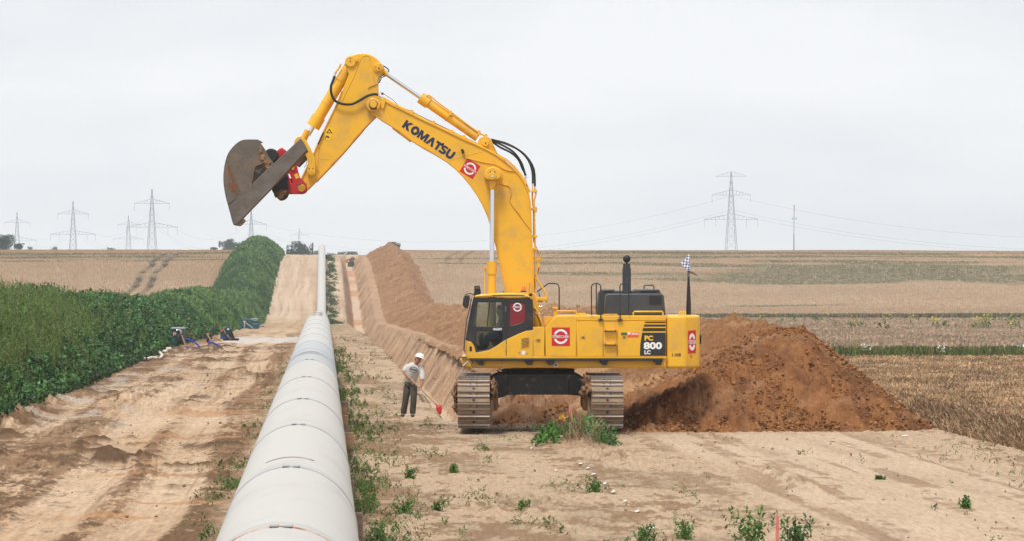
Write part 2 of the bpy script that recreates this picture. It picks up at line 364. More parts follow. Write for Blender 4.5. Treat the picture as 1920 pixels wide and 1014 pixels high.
def terrain():
    zs = [-40, -20, 0, 15, 30, 40, 50, 55]
    z = 58.0
    while z < 1000: zs.append(z); z += min(z * z / 57600, 1.5)
    zs += [1005, 1020, 1050, 1100, 1200, 1400, 1800, 2500, 3500, 5000, 9000]
    zs = np.array(zs)
    s = np.arange(-0.134, 0.1341, 0.0003)
    wide = [0.137, 0.145, 0.16, 0.19, 0.25, 0.4, 0.8, 2.0, 5.0]
    s = np.concatenate([-np.array(wide[::-1]), s, np.array(wide)])
    Z, S = np.meshgrid(zs, s, indexing='ij'); X = S * np.maximum(Z, 30)
    u = U(X, Z)
    h = base_h(X, Z)
    row = rowmask(u)
    near = 1 - ss(220, 420, Z)
    # churned ground
    rough = np.clip(fbm(u / 2.2, Z / 7, 4, 40) * 1.6 + 0.35, 0, 1)
    left = ss(-8.8, -8.0, u) * (1 - ss(-1.8, -1.0, u)); right = ss(0.8, 1.6, u)
    wig = 0.5 * np.sin(Z / 19) + 0.35 * np.sin(Z / 7.3 + 1)
    rut = 0
    for c, wd in ((-7.1, .30), (-5.4, .32), (-4.75, .3), (-3.0, .34), (-2.3, .22)):
        rut = rut + np.exp(-((u - c - wig * (0.6 + 0.1 * c)) / wd) ** 2)
    rutr = 0
    for c, wd in ((9.0, .3), (11.2, .35), (13.0, .35), (14.6, .25)):
        rutr = rutr + np.exp(-((u - c - 0.6 * np.sin(Z / 23)) / wd) ** 2)
    # smooth driven lane on the right
    lane = ss(8.3, 9.4, u + 0.8 * fbm(Z / 9, u / 3, 2, 50)) * (1 - ss(13.6, 14.8, u + 0.6 * fbm(Z / 9, u / 3, 2, 51))) * (1 - ss(108, 112, Z))
    lw0 = u + .22 * np.sin(Z / 17) + .25 * fbm(Z / 11, Z * 0, 2, 57); lanes0 = np.clip(np.exp(-((lw0 + 2.95) / .52) ** 6) + np.exp(-((lw0 + 4.65) / .62) ** 6) + .5 * np.exp(-((lw0 + 7.0) / .3) ** 4), 0, 1)
    wash = ss(0.0, 0.25, fbm(Z / 13 + 5, u / 9, 3, 42))     # cross bars where the lane is dug up
    amp = (0.026 + 0.085 * rough * (0.35 + 0.65 * wash)) * left * (1 - .7 * lanes0) + (0.022 + 0.03 * rough) * (1 - left) * (1 - 0.7 * lane)
    h = h + row * amp * (.50 * fbm(u / 0.35, Z / 0.8, 5, 41, 0.72) + 0.95 * fbm(u / 0.10, Z / 0.35, 2, 43, .8)) * (0.45 + 0.55 * near)
    h = h - row * 0.06 * lanes0 * left - row * 0.02 * np.clip(rutr, 0, 1) * lane
    clod = np.clip(fbm(u / 0.9, Z / 1.3, 3, 44) - 0.28, 0, 1) * np.clip(fbm(u / 7, Z / 14, 2, 45) * 2, 0, 1)
    h = h + row * 0.5 * clod * left * (1 - ss(300, 400, Z))
    # humps of churned soil beside the pipe
    for cu, cz, hh, ru, rz in ((-2.2, 182, .34, .8, 2.2), (-3.0, 176, .25, 1.0, 2), (-2.0, 168, .28, .7, 1.5), (-1.6, 205, .6, .5, 1.6), (-4.5, 150, .16, 2, 3), (-6.3, 139, .16, 2, 3), (-5, 128, .14, 2.4, 2.6),
                               (-8.3, 118, .3, .5, 9), (-8.4, 135, .25, .45, 9), (1.6, 171, .1, 2, 2), (6.6, 94, .16, .8, 3.0), (9.6, 84, .12, .35, 5), (3.8, 75, .1, 1, 4)):
        h = h + hh * np.exp(-(((u - cu) / ru) ** 2 + ((Z - cz) / rz) ** 2)) * np.clip(0.55 + 2.4 * fbm(u / .4, Z / .7, 5, 46, .68), 0, 1.6)
    # white puddled sheet area is flat
    T = trench(u, Z); inT = np.clip(-T / 0.3, 0, 1); Zw = Z + 1.6 * fbm(u / 1.4, Z / 5, 3, 38)
    h = h + T + inT * (0.22 * fbm(Zw / 2.3 + u * 0.7, u / 2.0, 5, 47, .62) * (.5 + fbm(Z / 17, u / 9, 2, 39).clip(0, 1) * 1.5) + .06 * fbm(u / .18, Z / .5, 3, 49, .7))
    # fresh soil at the head of the trench, between the tracks
    mh = 0.70 * np.exp(-(((u - 6.1) / 1.35) ** 4 + ((Z - 117.0) / 1.7) ** 2)) * (1 + 0.9 * fbm(u / .35, Z / .5, 5, 48, .65)) 
    h = h + mh
    # fields
    fr = 1 - row
    rs = ss(EDGE_U + 0.2, EDGE_U + 1.3, u + 0.15 * fbm(Z / 1.2, u, 3, 52)); 
    isr = u > 5
    crop_near = ss(199, 200.5, Z) * isr * rs
    h = h + rs * isr * (0.14 + 0.10 * fbm(X / 0.6, Z / 1.1, 3, 53) * (1 - ss(300, 500, Z)))
    h = h + crop_near * 0.16 + ss(597, 600, Z + 2 * fbm(X / 9, Z / 50, 2, 54)) * isr * rs * 0.55
    isl = (u < -8); h = h + isl * ss(-17, -19, u) * 0.7
    wheat = (isl & (u < -17.0)) | (isr & (u > EDGE_U + 0.6) & (Z > 598))
    h = h + wheat * 0.10 * fbm(X / 0.9, Z / 2, 3, 55)
    tl_l = 0
    xc = tram_x(Z)
    for k in (-1.2, 1.2): tl_l = tl_l + np.exp(-((X - xc - k) / 0.66) ** 4)
    tl_l = tl_l * (u < -17) * np.clip(0.8 + 1.0 * fbm(Z / 9, X * 0, 3, 56), 0.4, 1)
    xr = -11.2 + 1.5 * ss(830, 880, Z)
    tl_r = 0
    for k in (-1.4, 1.4): tl_r = tl_r + np.exp(-((X - xr - k) / 0.4) ** 4)
    tl_r = tl_r * ss(790, 810, Z) * (u > 19) * 0.6
    h = h - 0.35 * np.clip(tl_l, 0, 1)
    # ---- colours (albedo)
    def C(*c): return np.array(c)
    sand = C(.385, .26, .16); pale = C(.495, .365, .25); brown = C(.21, .122, .066); dark = C(.105, .06, .032); orange = C(.38, .19, .085); grey = C(.30, .225, .15)
    def mixc(a, b, t): return a + (b - a) * np.clip(t, 0, 1)[..., None]
    col = np.broadcast_to(sand, Z.shape + (3,)).copy()
    n4 = fbm(u / .12, Z / .45, 3, 24, .7); n1 = fbm(u / 1.6, Z / 4.5, 5, 60); n2 = fbm(u / 0.45, Z / 0.9, 4, 61, .6); n3 = fbm(u / 6, Z / 16, 3, 62)
    col = mixc(col, pale, 0.35 + 1.0 * n3 + .6 * n1)
    fine = fbm(u / .13, Z / .45, 3, 59, .75); col = col * (1 + .34 * fine)[..., None]
    # driven strip left of the pipe: smooth pale lanes, dark churned strips between them
    lw = u + .22 * np.sin(Z / 17) + .25 * fbm(Z / 11, Z * 0, 2, 57)
    lanes = np.exp(-((lw + 2.95) / .52) ** 6) + np.exp(-((lw + 4.65) / .62) ** 6) + .5 * np.exp(-((lw + 7.0) / .3) ** 4)
    stk = fbm(u / .22, Z / 26, 4, 58, .6)
    bias = .22 * (1 - ss(-5.8, -5.3, lw)) + .25 * np.exp(-((lw + 3.78) / .22) ** 2) + .30 * ss(-2.5, -2.3, lw) - .42 * np.clip(lanes, 0, 1)
    stk2 = fbm((lw) / .42, Z / 24, 4, 28, .6); churn = ss(.34, .62, .46 + .55 * n1 + .95 * stk2 + .5 * n2 + .55 * n4 + .25 * (wash - .5) + bias)
    nf = 1 - .75 * ss(280, 420, Z)
    col = mixc(col, brown, left * nf * churn * .80)
    col = mixc(col, dark, left * nf * ss(.12, .36, .8 * n1 + 1.1 * n2 + .4 * stk2 + .7 * n4 - .08 + .7 * fbm(u / 2.5, Z / 6, 2, 56) + .5 * bias) * .8)
    col = mixc(col, pale * 1.06, left * nf * np.clip(lanes, 0, 1) * np.clip(.75 + 1.2 * stk + .5 * n3, 0, 1) * .85 * (1 - .6 * wash))
    col = mixc(col, brown, left * nf * np.clip(2.6 * stk - .35, 0, 1) * .6)
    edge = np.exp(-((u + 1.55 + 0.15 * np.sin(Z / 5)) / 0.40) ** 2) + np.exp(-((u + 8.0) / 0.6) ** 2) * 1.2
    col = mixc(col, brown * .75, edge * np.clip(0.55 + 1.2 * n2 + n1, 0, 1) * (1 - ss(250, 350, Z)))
    rb = (1 - left) * (u > -1.6)
    band1 = ss(0.3, 1.0, u) * (1 - ss(6.8, 8.6, u))
    col = mixc(col, C(.405, .30, .205), rb * (1 - ss(300, 400, Z)) * .75)
    col = mixc(col, grey, rb * band1 * ss(-.16, .10, n1 + .3 * n2 + .3 * n4) * 0.75)
    col = mixc(col, brown, rb * band1 * ss(.0, .22, .7 * n1 + .8 * n2 + .5 * n4 + .4 * fbm(u / .6, Z / 15, 3, 26)) * 0.75)
    col = mixc(col, brown * .85, rb * (1 - lane) * (1 - band1) * ss(.04, .24, .5 * n1 + .7 * n2 + .5 * n4 + .8 * fbm((u - .5 * np.sin(Z / 21)) / .55, Z / 20, 4, 27, .6)) * 0.7)
    col = mixc(col, C(.475, .36, .258), lane * np.clip(.75 + .9 * n1, 0, 1) * 0.85)
    col = mixc(col, brown, lane * ss(.10, .30, fbm(u / .5, Z / 14, 4, 63) + .35 * n2) * 0.6)
    col = mixc(col, brown, np.clip(rutr, 0, 1) * lane * np.clip(.1 + n1, 0, 1) * 0.7)
    col = mixc(col, dark, np.exp(-(((u - 6.5) / 3.0) ** 4 + ((Z - 111) / 3.4) ** 4)) * np.clip(.55 + n2, 0, 1) * .45)  # dark patch under the excavator: its shadow painted into the ground colour
    # clods darker, orange scraped bars
    col = mixc(col, dark, clod * 5 * left)
    ob = ss(.28, .38, fbm(Z / 2.0 + 3, u / 4, 3, 64)) * ss(-5, -3, u) * (1 - ss(-1.8, -1.2, u)) * (1 - ss(160, 210, Z))
    col = mixc(col, orange, ob * .6)
    # puddles and grey slurry
    pud = ss(.12, .28, fbm(u / 1.3, Z / 2.4, 3, 65) - 0.10 * np.abs(u + 6.4)) * ss(112, 120, Z) * (1 - ss(185, 200, Z)) * left
    sheet = ss(-6.8, -6.3, u + .3 * n1) * (1 - ss(-1.4, -1.0, u)) * ss(276, 282, Z + 8 * n1) * (1 - ss(318, 326, Z + 8 * n1))
    col = mixc(col, C(.40, .345, .29), np.clip(pud, 0, 1) * .7); col = mixc(col, C(.50, .46, .43), sheet * .85)
    # trench
    tcol = mixc(np.broadcast_to(C(.38, .225, .125), Z.shape + (3,)), C(.52, .36, .235), .5 + .9 * fbm(Z / 1.1 + u * .8, u / 5, 4, 66))
    tcol = mixc(tcol, C(.20, .125, .08), np.clip(fbm(Z / 2.6 + u * 1.3, u / 4, 5, 67, .62) * 2.8 + .1, 0, 1) * .8)
    tcol = mixc(tcol, C(.60, .44, .31), np.clip(2.4 * fbm(Zw / .55 + u * 1.8, u / 1.1, 4, 37, .65) - .1, 0, 1) * .5); tcol = mixc(tcol, C(.17, .105, .065), np.clip(2.6 * fbm(Zw / .8 + u * 1.2, u / .9, 4, 29, .65) - .25, 0, 1) * .6)
    wallc = ss(7.9, 8.3, u) * (1 - ss(9.6, 10.2, u)) * ss(118, 120, Z) * (Z < 905)
    col = mixc(col, mixc(tcol, C(.33, .20, .12), .6 + n2 * .6), wallc)
    lw = (u < 5.2); tcol = mixc(tcol, C(.30, .18, .11), lw * (.55 + .3 * n2))
    bot = (u > 5.15) & (u < 6.5); tcol = mixc(tcol, mixc(np.broadcast_to(C(.52, .40, .30), Z.shape + (3,)), orange * 1.1, .7 * ss(.05, .4, fbm(Z / 25, Z * 0 + 2, 3, 68))), bot * .85)
    col = mixc(col, tcol, inT)
    col = mixc(col, C(.19, .085, .036), np.clip(mh * 9, 0, 1) * (.9 + .5 * n2))
    # far slope of the lane: pale with streaks along the run
    far = ss(600, 650, Z) * row * (1 - inT) * (1 - ss(7.4, 8.0, u))
    col = mixc(col, mixc(np.broadcast_to(C(.42, .30, .21), Z.shape + (3,)), C(.53, .41, .305), .5 + 1.4 * fbm(u / .8, Z / 45, 4, 69)), far * .8)
    col = mixc(col, C(.27, .18, .12), far * np.clip(2 * fbm(u / .5 + .6 * np.sin(Z / 12), Z / 60, 3, 74) - .3 + .6 * fbm(u / 3, Z / 6, 3, 75), 0, 1) * .6)
    col = mixc(col, C(.14, .17, .07), ss(.6, .9, u) * (1 - ss(2.0, 2.7, u)) * np.clip(.3 + 2.2 * fbm(u / .8, Z / 4.5, 3, 76), 0, 1) * ss(330, 420, Z) * .6)
    # fields
    fcol = mixc(np.broadcast_to(C(.36, .25, .16), Z.shape + (3,)), C(.30, .205, .13), .5 + 1.2 * fbm(X / 30, Z / 14, 3, 80))
    ol = olive(X, Z)
    fcol = mixc(fcol, C(.13, .12, .065), ol * .95)
    fcol = mixc(fcol, C(.30, .225, .155), .5 + 1.6 * fbm(X / .35, Z / 2.0, 2, 82) - .35)
    cropc = mixc(np.broadcast_to(C(.33, .245, .175), Z.shape + (3,)), C(.25, .185, .125), .5 + 1.2 * fbm(X / 5, Z / 12, 4, 83))
    cropc = mixc(cropc, C(.15, .16, .07), ss(.1, .4, fbm(X / 1.5, Z / 9, 3, 84)) * (ss(330, 400, Z) * .4 + .1))
    fcol = np.where(((Z < 600) & isr)[..., None], cropc, fcol)
    fcol = mixc(fcol, C(.12, .13, .06), isr * (np.exp(-((Z - 598) / 6) ** 2)) * .8)
    fcol = mixc(fcol, C(.035, .03, .016), np.clip(tl_l + tl_r, 0, 1) * .95)
    stub = mixc(np.broadcast_to(C(.36, .25, .165), Z.shape + (3,)), C(.20, .13, .08), .5 + 1.3 * fbm(X / .8, Z / 2, 4, 85))
    field = ((u < -12) | (u > EDGE_U + .6)); isst = (Z < 199.5) & (u > EDGE_U + .6)
    gstrip = np.exp(-((Z - 197.0 - 1.5 * fbm(X / 4, Z * 0, 2, 86)) / 3.2) ** 4) * (u > 14)
    fcol = np.where(isst[..., None], stub, fcol); fcol = mixc(fcol, C(.13, .15, .06), gstrip * .6)
    gr = ss(EDGE_U + .3, EDGE_U + .9, u) + ss(-11.8, -12.4, u)
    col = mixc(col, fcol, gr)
    col = np.clip(col, .01, .8)
    # fine tread lines along the wheel tracks
    for c, wd, a_ in ((9.3, .5, .6), (11.6, .55, .7), (13.4, .5, .5), (-2.9, .45, .6), (-4.6, .5, .6)):
        pth = u - c - .5 * np.sin(Z / 24 + c) - .5 * ss(100, 60, Z) * (c > 0)
        tr_ = np.exp(-(pth / wd) ** 6) * ss(-.25, .2, fbm(pth / 2, Z / 13, 2, 22)) * (1 - ss(108 if c > 0 else 190, 112 if c > 0 else 230, Z))
        col = col * (1 - a_ * .38 * tr_ * (.5 + .5 * np.sin(pth * 34)))[..., None]
    # ---- split faces into ground, wheat field and stubble field: one seamless sheet of shared outlines
    nr, nc = Z.shape; V = np.stack([X, Z, h], -1).reshape(-1, 3); Cc = col.reshape(-1, 3)
    idx = np.arange(nr * nc).reshape(nr, nc)
    Fq = np.stack([idx[:-1, :-1], idx[:-1, 1:], idx[1:, 1:], idx[1:, :-1]], -1).reshape(-1, 4)
    uc = (u[:-1, :-1] + u[1:, 1:]).reshape(-1) / 2; zc = (Z[:-1, :-1] + Z[1:, 1:]).reshape(-1) / 2
    kl = np.where(uc < -14, 1, np.where(uc > EDGE_U + .6, np.where(zc < 199.5, 2, np.where(zc < 600, 3, 1)), 0))
    kl = np.where((kl == 1) & (uc > 0), 4, kl)
    gm = vmat('bare_sandy_soil', .95, 8.0, .30, .05, 6.0, .12, stretch=(1.6, .16, 1))
    fm = vmat('ripe_cereal', .95, 1.2, .22, .05, 2.5, .1, stretch=(1.5, .5, 1))
    sm_ = vmat('straw_stubble', .95, 3.0, .35, .06, 5.0, .1)
    for k, nm, m, lb in ((0, 'ground', gm, 'bare sandy working strip churned by tracks and wheels'), (1, 'wheat_field', fm, 'ripe wheat field on the rise left of the green bank'), (4, 'wheat_field', fm, 'large banded wheat field on the slope behind the digger'),
                         (2, 'stubble_field', sm_, 'cut stubble field right of the brown soil heap'), (3, 'grain_field', fm, 'patchy grain field between stubble and the far slope')):
        f = Fq[kl == k]; used = np.unique(f); mp_ = np.full(nr * nc, -1, dtype=np.int64); mp_[used] = np.arange(len(used))
        o = build(nm, V[used], mp_[f], m, None, True, Cc[used], loc=(0, 0, 0)); tag(o, lb, None, None, 'structure')
terrain()
# ------------------------------------------------------------------ the excavated soil
def soil_bank():
    zs = []; z = 109.6
    while z < 930: zs.append(z); z += min(max(z * z / 70000, .16), 1.3)
    zs = np.array(zs); us = np.concatenate([np.arange(7.0, 19.4, .07)])
    Z, u = np.meshgrid(zs, us, indexing='ij'); X = Xu(u, Z)
    hb = spoil_h(u, Z)
    g = base_h(X, Z) + ss(EDGE_U + .2, EDGE_U + 1.3, u) * 0.22
    inside = np.clip(hb / .25, 0, 1); Zq = Z + 1.3 * fbm(u / 1.2, Z / 3, 3, 99)
    lum = .24 * (np.abs(fbm(Zq / 1.9 + u * .8, u / 3.0, 4, 101, .6)) * 2 - .5) + .14 * fbm(u / .12, Z / .25, 2, 98, .8) + .22 * ss(200, 320, Z) * fbm(u / .8, Z / 3.2 + u, 3, 23, .7) + .26 * fbm(u / .4, Z / .6, 5, 102, .75)
    big = .26 * fbm(Z / 5 + u * .4, u / 3, 3, 103) + .35 * ss(250, 400, Z) * fbm(Z / 11 + u * .6, u / 2.2, 3, 97)
    h = g + hb + inside * (lum + big * np.clip(hb / 1.2, 0, 1))
    h = np.where(hb < 0.0, g + hb * 1.0 - .02, h)
    def mixc(a, b, t): return a + (b - a) * np.clip(t, 0, 1)[..., None]
    b1 = np.array([.245, .110, .044]); b2 = np.array([.145, .062, .028]); s1 = np.array([.40, .235, .12]); s2 = np.array([.19, .095, .045])
    st = fbm(Z / 1.2 + u * 1.1, u / 4.5, 5, 104); sp = fbm(u / .35, Z / .5, 4, 105, .6)
    col = mixc(np.broadcast_to(b1, Z.shape + (3,)), b2, .45 + 1.5 * st + 1.5 * sp)
    col = mixc(col, np.array([.36, .20, .11]), np.clip(1.8 * fbm(Z / 1.0 - (u - 12) * .8, u / 3.5, 4, 108) - .25 + .6 * sp, 0, 1) * .7)
    t = ss(114, 150, Z + 26 * st + (13.5 - u) * 2.6)
    c2 = mixc(np.broadcast_to(s2, Z.shape + (3,)), s1, .45 + 1.5 * st + .5 * sp); c2 = mixc(c2, np.array([.20, .11, .06]), np.clip(2.2 * fbm(Z / 2.4 + u * 1.5, u / 5, 4, 106) - .1 + .5 * sp, 0, 1) * .7)
    col = mixc(col, c2, t * .85)
    col = mixc(col, np.array([.27, .145, .075]), ss(140, 220, Z) * np.clip(.4 + 2.6 * fbm(Z / 9 + u * .9, u / 2, 4, 107, .62), 0, 1) * .7)
    V = np.stack([X, Z, h], -1).reshape(-1, 3); nr, nc = Z.shape; idx = np.arange(nr * nc).reshape(nr, nc)
    Fq = np.stack([idx[:-1, :-1], idx[:-1, 1:], idx[1:, 1:], idx[1:, :-1]], -1).reshape(-1, 4)
    keep = (hb[:-1, :-1].reshape(-1) > -.35)
    f = Fq[keep]; used = np.unique(f); mp_ = np.full(nr * nc, -1, dtype=np.int64); mp_[used] = np.arange(len(used))
    o = build('soil_bank', V[used], mp_[f], vmat('loose_soil', .97, 11.0, .42, .07, 9.0, .1, stretch=(1, .5, 1)), None, True, col.reshape(-1, 3)[used])
    tag(o, 'long bank of excavated brown and sandy soil piled beside the open trench', 'soil heap')
    # loose clods rolled to the foot
    V = []; Fc = []; Cl = []
    ph = (1 + 5 ** .5) / 2
    ico = np.array([(-1, ph, 0), (1, ph, 0), (-1, -ph, 0), (1, -ph, 0), (0, -1, ph), (0, 1, ph), (0, -1, -ph), (0, 1, -ph), (ph, 0, -1), (ph, 0, 1), (-ph, 0, -1), (-ph, 0, 1)]) / 1.9
    fi = np.array([(0, 11, 5), (0, 5, 1), (0, 1, 7), (0, 7, 10), (0, 10, 11), (1, 5, 9), (5, 11, 4), (11, 10, 2), (10, 7, 6), (7, 1, 8), (3, 9, 4), (3, 4, 2), (3, 2, 6), (3, 6, 8), (3, 8, 9), (4, 9, 5), (2, 4, 11), (6, 2, 10), (8, 6, 7), (9, 8, 1)])
    n = 9000
    zc = np.concatenate([110.4 + rng.exponential(5, n), 114.6 + rng.exponential(1.4, 500), rng.uniform(65, 200, 1500)]); uc = np.concatenate([rng.uniform(8, 18, n), rng.uniform(4.6, 8.2, 500), rng.uniform(-8, 16, 1500)])
    hbc = np.maximum(spoil_h(uc, zc), 0); Xc = Xu(uc, zc)
    hg = base_h(Xc, zc) + hbc + trench(uc, zc) + .62 * np.exp(-(((uc - 6.1) / 1.35) ** 4 + ((zc - 117.0) / 1.7) ** 2))
    r = rng.lognormal(-3.75, .5, len(zc)) * np.where(np.arange(len(zc)) < n, np.where((hbc < .25) & (uc > 9), 1.25, .8), 1.0); r[n + 500:] *= .62; r = np.minimum(r, .06)
    okk = (np.arange(len(zc)) >= n) | (hbc > .02)
    for i in np.nonzero(okk)[0]:
        k = len(V); s = r[i] * rng.uniform(.7, 1.3, 3); vv = ico * s * rng.uniform(.8, 1.2, (12, 1)) + (Xc[i], zc[i], hg[i] + r[i] * .25)
        V += vv.tolist(); Fc += (fi + k * 1).tolist()
        c = (b1 * rng.uniform(.45, 1.5) if i < n + 500 else np.array([.30, .20, .12]) * rng.uniform(.6, 1.2)); Cl += [c] * 12
    o = build('soil_clods', V, np.array(Fc), vmat('clod_soil', .97, 9.0, .3, .03, 9.0, .1), None, False, np.array(Cl))
    tag(o, 'loose soil clods scattered over the heap foot and working strip', 'soil clods', None, 'stuff')
soil_bank()
# ------------------------------------------------------------------ green bank on the left
def berm_h(u, z):
    H = np.interp(z, [60, 110, 170, 250, 300, 340, 400, 450, 500, 600, 850, 905, 950], [2.7, 2.75, 2.75, 2.35, 2.1, 2.1, 2.7, 2.95, 2.95, 2.8, 2.85, 2.6, 1.5])
    H = H * (1 + (.62 * np.abs(np.sin(z / 34.0 + .6)) ** .4 - .47) * ss(420, 520, z) + .12 * fbm(z / 11, z * 0, 2, 121))
    wl = -8.6 - .5 * fbm(z / 6, z * 0, 3, 120); c = -13.1 ; 
    t = np.where(u > c, (u - c) / (wl - c), (c - u) / 5.2)
    return H * (1 - np.clip(t, 0, 1.15) ** 2) ** 1 * (t < 1.15) - .12
def green_bank():
    zs = np.concatenate([np.arange(60, 400, .8), np.arange(400, 935, 1.6)]); us = np.arange(-19, -7.9, .25)
    Z, u = np.meshgrid(zs, us, indexing='ij'); X = Xu(u, Z)
    h = np.where(berm_h(u, Z) > -.1, berm_h(u, Z), -.3) + base_h(X, Z) + .1 * fbm(u, Z, 3, 122)
    idx = np.arange(Z.size).reshape(Z.shape); Fq = np.stack([idx[:-1, :-1], idx[:-1, 1:], idx[1:, 1:], idx[1:, :-1]], -1).reshape(-1, 4)
    col = np.array([.07, .06, .035]) * (1 + .3 * fbm(u, Z / 2, 3, 123))[..., None]
    o = build('topsoil_bank', np.stack([X, Z, h], -1).reshape(-1, 3), Fq, vmat('dark_topsoil', .97, 3, .3, .05, 4, .1), None, True, col.reshape(-1, 3))
    tag(o, 'long topsoil bank overgrown with green weeds along the left edge', 'earth bank', None, 'structure')
green_bank()
# ------------------------------------------------------------------ leaves
LEAF = vmat('leaf', .55, 0, 0, 0, 0, .35, .25)
DRY = vmat('dry_straw', .85, 0, 0, 0, 0, .2, .15)
def quads(P, A, B, col):
    """P centre, A half long axis, B half short axis; rhombus leaves"""
    n = len(P); V = np.empty((n, 4, 3)); V[:, 0] = P - A; V[:, 1] = P + B * .9 - A * .1; V[:, 2] = P + A; V[:, 3] = P - B * .9 - A * .1
    return V.reshape(-1, 3), np.arange(n * 4).reshape(n, 4), np.repeat(col, 4, axis=0)
def rdir(n, up=0.0):
    d = rng.normal(size=(n, 3)); d[:, 2] += up; return d / np.linalg.norm(d, axis=1, keepdims=True)
def leafset(P, size, col, up=0.0, aspect=.5, nup=.6):
    n = len(P); A = rdir(n, up); N = rdir(n, nup); B = np.cross(A, N); B /= np.linalg.norm(B, axis=1, keepdims=True) + 1e-9
    s = np.asarray(size).reshape(-1, 1) if np.ndim(size) else size
    return quads(P, A * s, B * s * aspect, col)
def cat(lst):
    V = []; Fc = []; C = []; k = 0
    for v, f, c in lst: V.append(v); Fc.append(f + k); C.append(c); k += len(v)
    return np.concatenate(V), np.concatenate(Fc), np.concatenate(C)
def jit(c, n, a=.25, hue=.1):
    c = np.array(c); return np.clip(c * (1 + a * rng.normal(size=(n, 1)).clip(-2, 2)) * (1 + hue * rng.normal(size=(n, 3)).clip(-2, 2)), .004, .9)
def bank_ground(u, z): X = Xu(u, z); return base_h(X, z) + np.maximum(berm_h(u, z), -.05)
def stalks(u, z, hts, nl, lsz, col, spread=.16, up=1.2, aspect=.35, gfun=bank_ground, colj=.22, lean_=.13):
    n = len(u); X = Xu(u, z); g = gfun(u, z); k = nl
    t = (np.tile(np.linspace(.08, 1, k), n) + rng.uniform(-.05, .05, n * k)); ii = np.repeat(np.arange(n), k)
    lean = rng.normal(size=(n, 2)) * lean_
    r = spread * (1.05 - t) * np.repeat(hts / hts.mean(), k); a = rng.uniform(0, 6.283, n * k)
    P = np.stack([X[ii] + lean[ii, 0] * t * hts[ii] + r * np.cos(a), z[ii] + lean[ii, 1] * t * hts[ii] + r * np.sin(a), g[ii] + t * hts[ii]], 1)
    c = np.repeat(jit(col, n, colj, .06) if np.ndim(col) == 1 else col, k, axis=0) * rng.uniform(.8, 1.2, (n * k, 1))
    return leafset(P, (lsz[ii] if np.ndim(lsz) else lsz) * rng.uniform(.7, 1.3, n * k), c, up, aspect)
def zsamp(n, a, b, p=1.6):
    """more plants near the viewer"""
    q = rng.uniform(0, 1, n); e = 1 - p; return (a ** e + q * (b ** e - a ** e)) ** (1 / e)
def weeds():
    # feathery pale goosefoot, near part of the bank
    n = 17000; z = zsamp(n, 96, 200, 1.4); u = -8.7 - 9.0 * rng.beta(1.0, 1.5, n)
    pf = fbm(u / 2.2, z / 6, 3, 140); edge_ = 182 + (u + 8.5) * 2.0
    keep = (z < edge_ + 60 * pf) & (pf > -.36) ; u, z = u[keep], z[keep]
    hts = .45 + .95 * rng.beta(1.5, 3, len(u)); hts *= np.where(u > -9.6, .6, 1)
    c = jit((.125, .185, .045), len(u), .22, .07)
    o = build('weeds', *_b(stalks(u, z, hts, 26, .055, c, .17, 1.6, .30)), None, False, *_c()); tag(o, 'tall feathery light green weeds covering the nearest part of the left bank', 'weeds', None, 'stuff')
    # broad dark leaves
    n = 160000; z = zsamp(n, 92, 350, 1.5); u = -8.35 - 9.0 * rng.beta(1.0, 1.6, n)
    pf = fbm(u / 2.2, z / 6, 3, 140); edge_ = 182 + (u + 8.5) * 2.0
    feath = (z < edge_ + 60 * pf) & (pf > -.36); keep = ~feath | (rng.uniform(size=n) < .15) | (u > -9.3); u, z = u[keep], z[keep]
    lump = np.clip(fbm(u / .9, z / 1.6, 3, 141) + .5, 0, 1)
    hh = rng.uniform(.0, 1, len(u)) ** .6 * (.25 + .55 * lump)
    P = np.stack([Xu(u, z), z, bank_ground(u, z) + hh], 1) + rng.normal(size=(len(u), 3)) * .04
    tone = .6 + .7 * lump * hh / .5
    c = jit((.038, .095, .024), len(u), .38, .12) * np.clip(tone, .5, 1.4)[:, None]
    pale_ = rng.uniform(size=len(u)) < .10; c[pale_] = c[pale_] * 1.9 + (.012, .02, .015)
    sz = np.sqrt(z / 110) * .072 * rng.uniform(.6, 1.5, len(u))
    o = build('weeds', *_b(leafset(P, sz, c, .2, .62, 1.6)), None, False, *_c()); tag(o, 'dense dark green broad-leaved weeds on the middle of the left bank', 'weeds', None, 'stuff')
    # scattered upright seed stalks poking out
    n = 1500; z = zsamp(n, 150, 350, 1.5); u = -8.9 - 8 * rng.beta(1, 1.3, n); 
    k = fbm(u / 2, z / 9, 2, 142) > .05; u, z = u[k], z[k]
    o = build('weeds', *_b(stalks(u, z, .5 + .5 * rng.uniform(size=len(u)), 20, .08, jit((.13, .18, .05), len(u), .2), .18, 1.6, .3)), None, False, *_c()); tag(o, 'pale upright seed stalks poking out of the dark leafy weeds', 'weeds', None, 'stuff')
    # far bank
    n = 12000; z = rng.uniform(335, 925, n) ** 1.0; u = -8.4 - 9.6 * rng.beta(1, 1.35, n)
    tn = fbm(u / 3.0, z / 14, 3, 143)
    c = np.where(tn[:, None] > .0, np.array((.13, .225, .07)), np.array((.065, .14, .042))) * (1 + .2 * rng.normal(size=(n, 1)).clip(-2, 2))
    o = build('weeds', *_b(stalks(u, z, .5 + .55 * rng.uniform(size=n) + .5 * tn.clip(0, 1), 22, .15 + z / 5500, c, .42, 1.3, .32)), None, False, *_c()); tag(o, 'even green weeds cloaking the far humps of the bank up the slope', 'weeds', None, 'stuff')
_last = [None, None]
def _b(t): _last[0] = t[2]; return t[0], t[1], LEAF
def _bd(t): _last[0] = t[2]; return t[0], t[1], DRY
def _c(): return (_last[0],)
def buildleaf(name, t, m, label, cat_, kind='stuff', parent=None):
    o = build(name, t[0], t[1], m, parent, False, t[2]); 
    if label: tag(o, label, cat_, None, kind)
    return o
weeds()
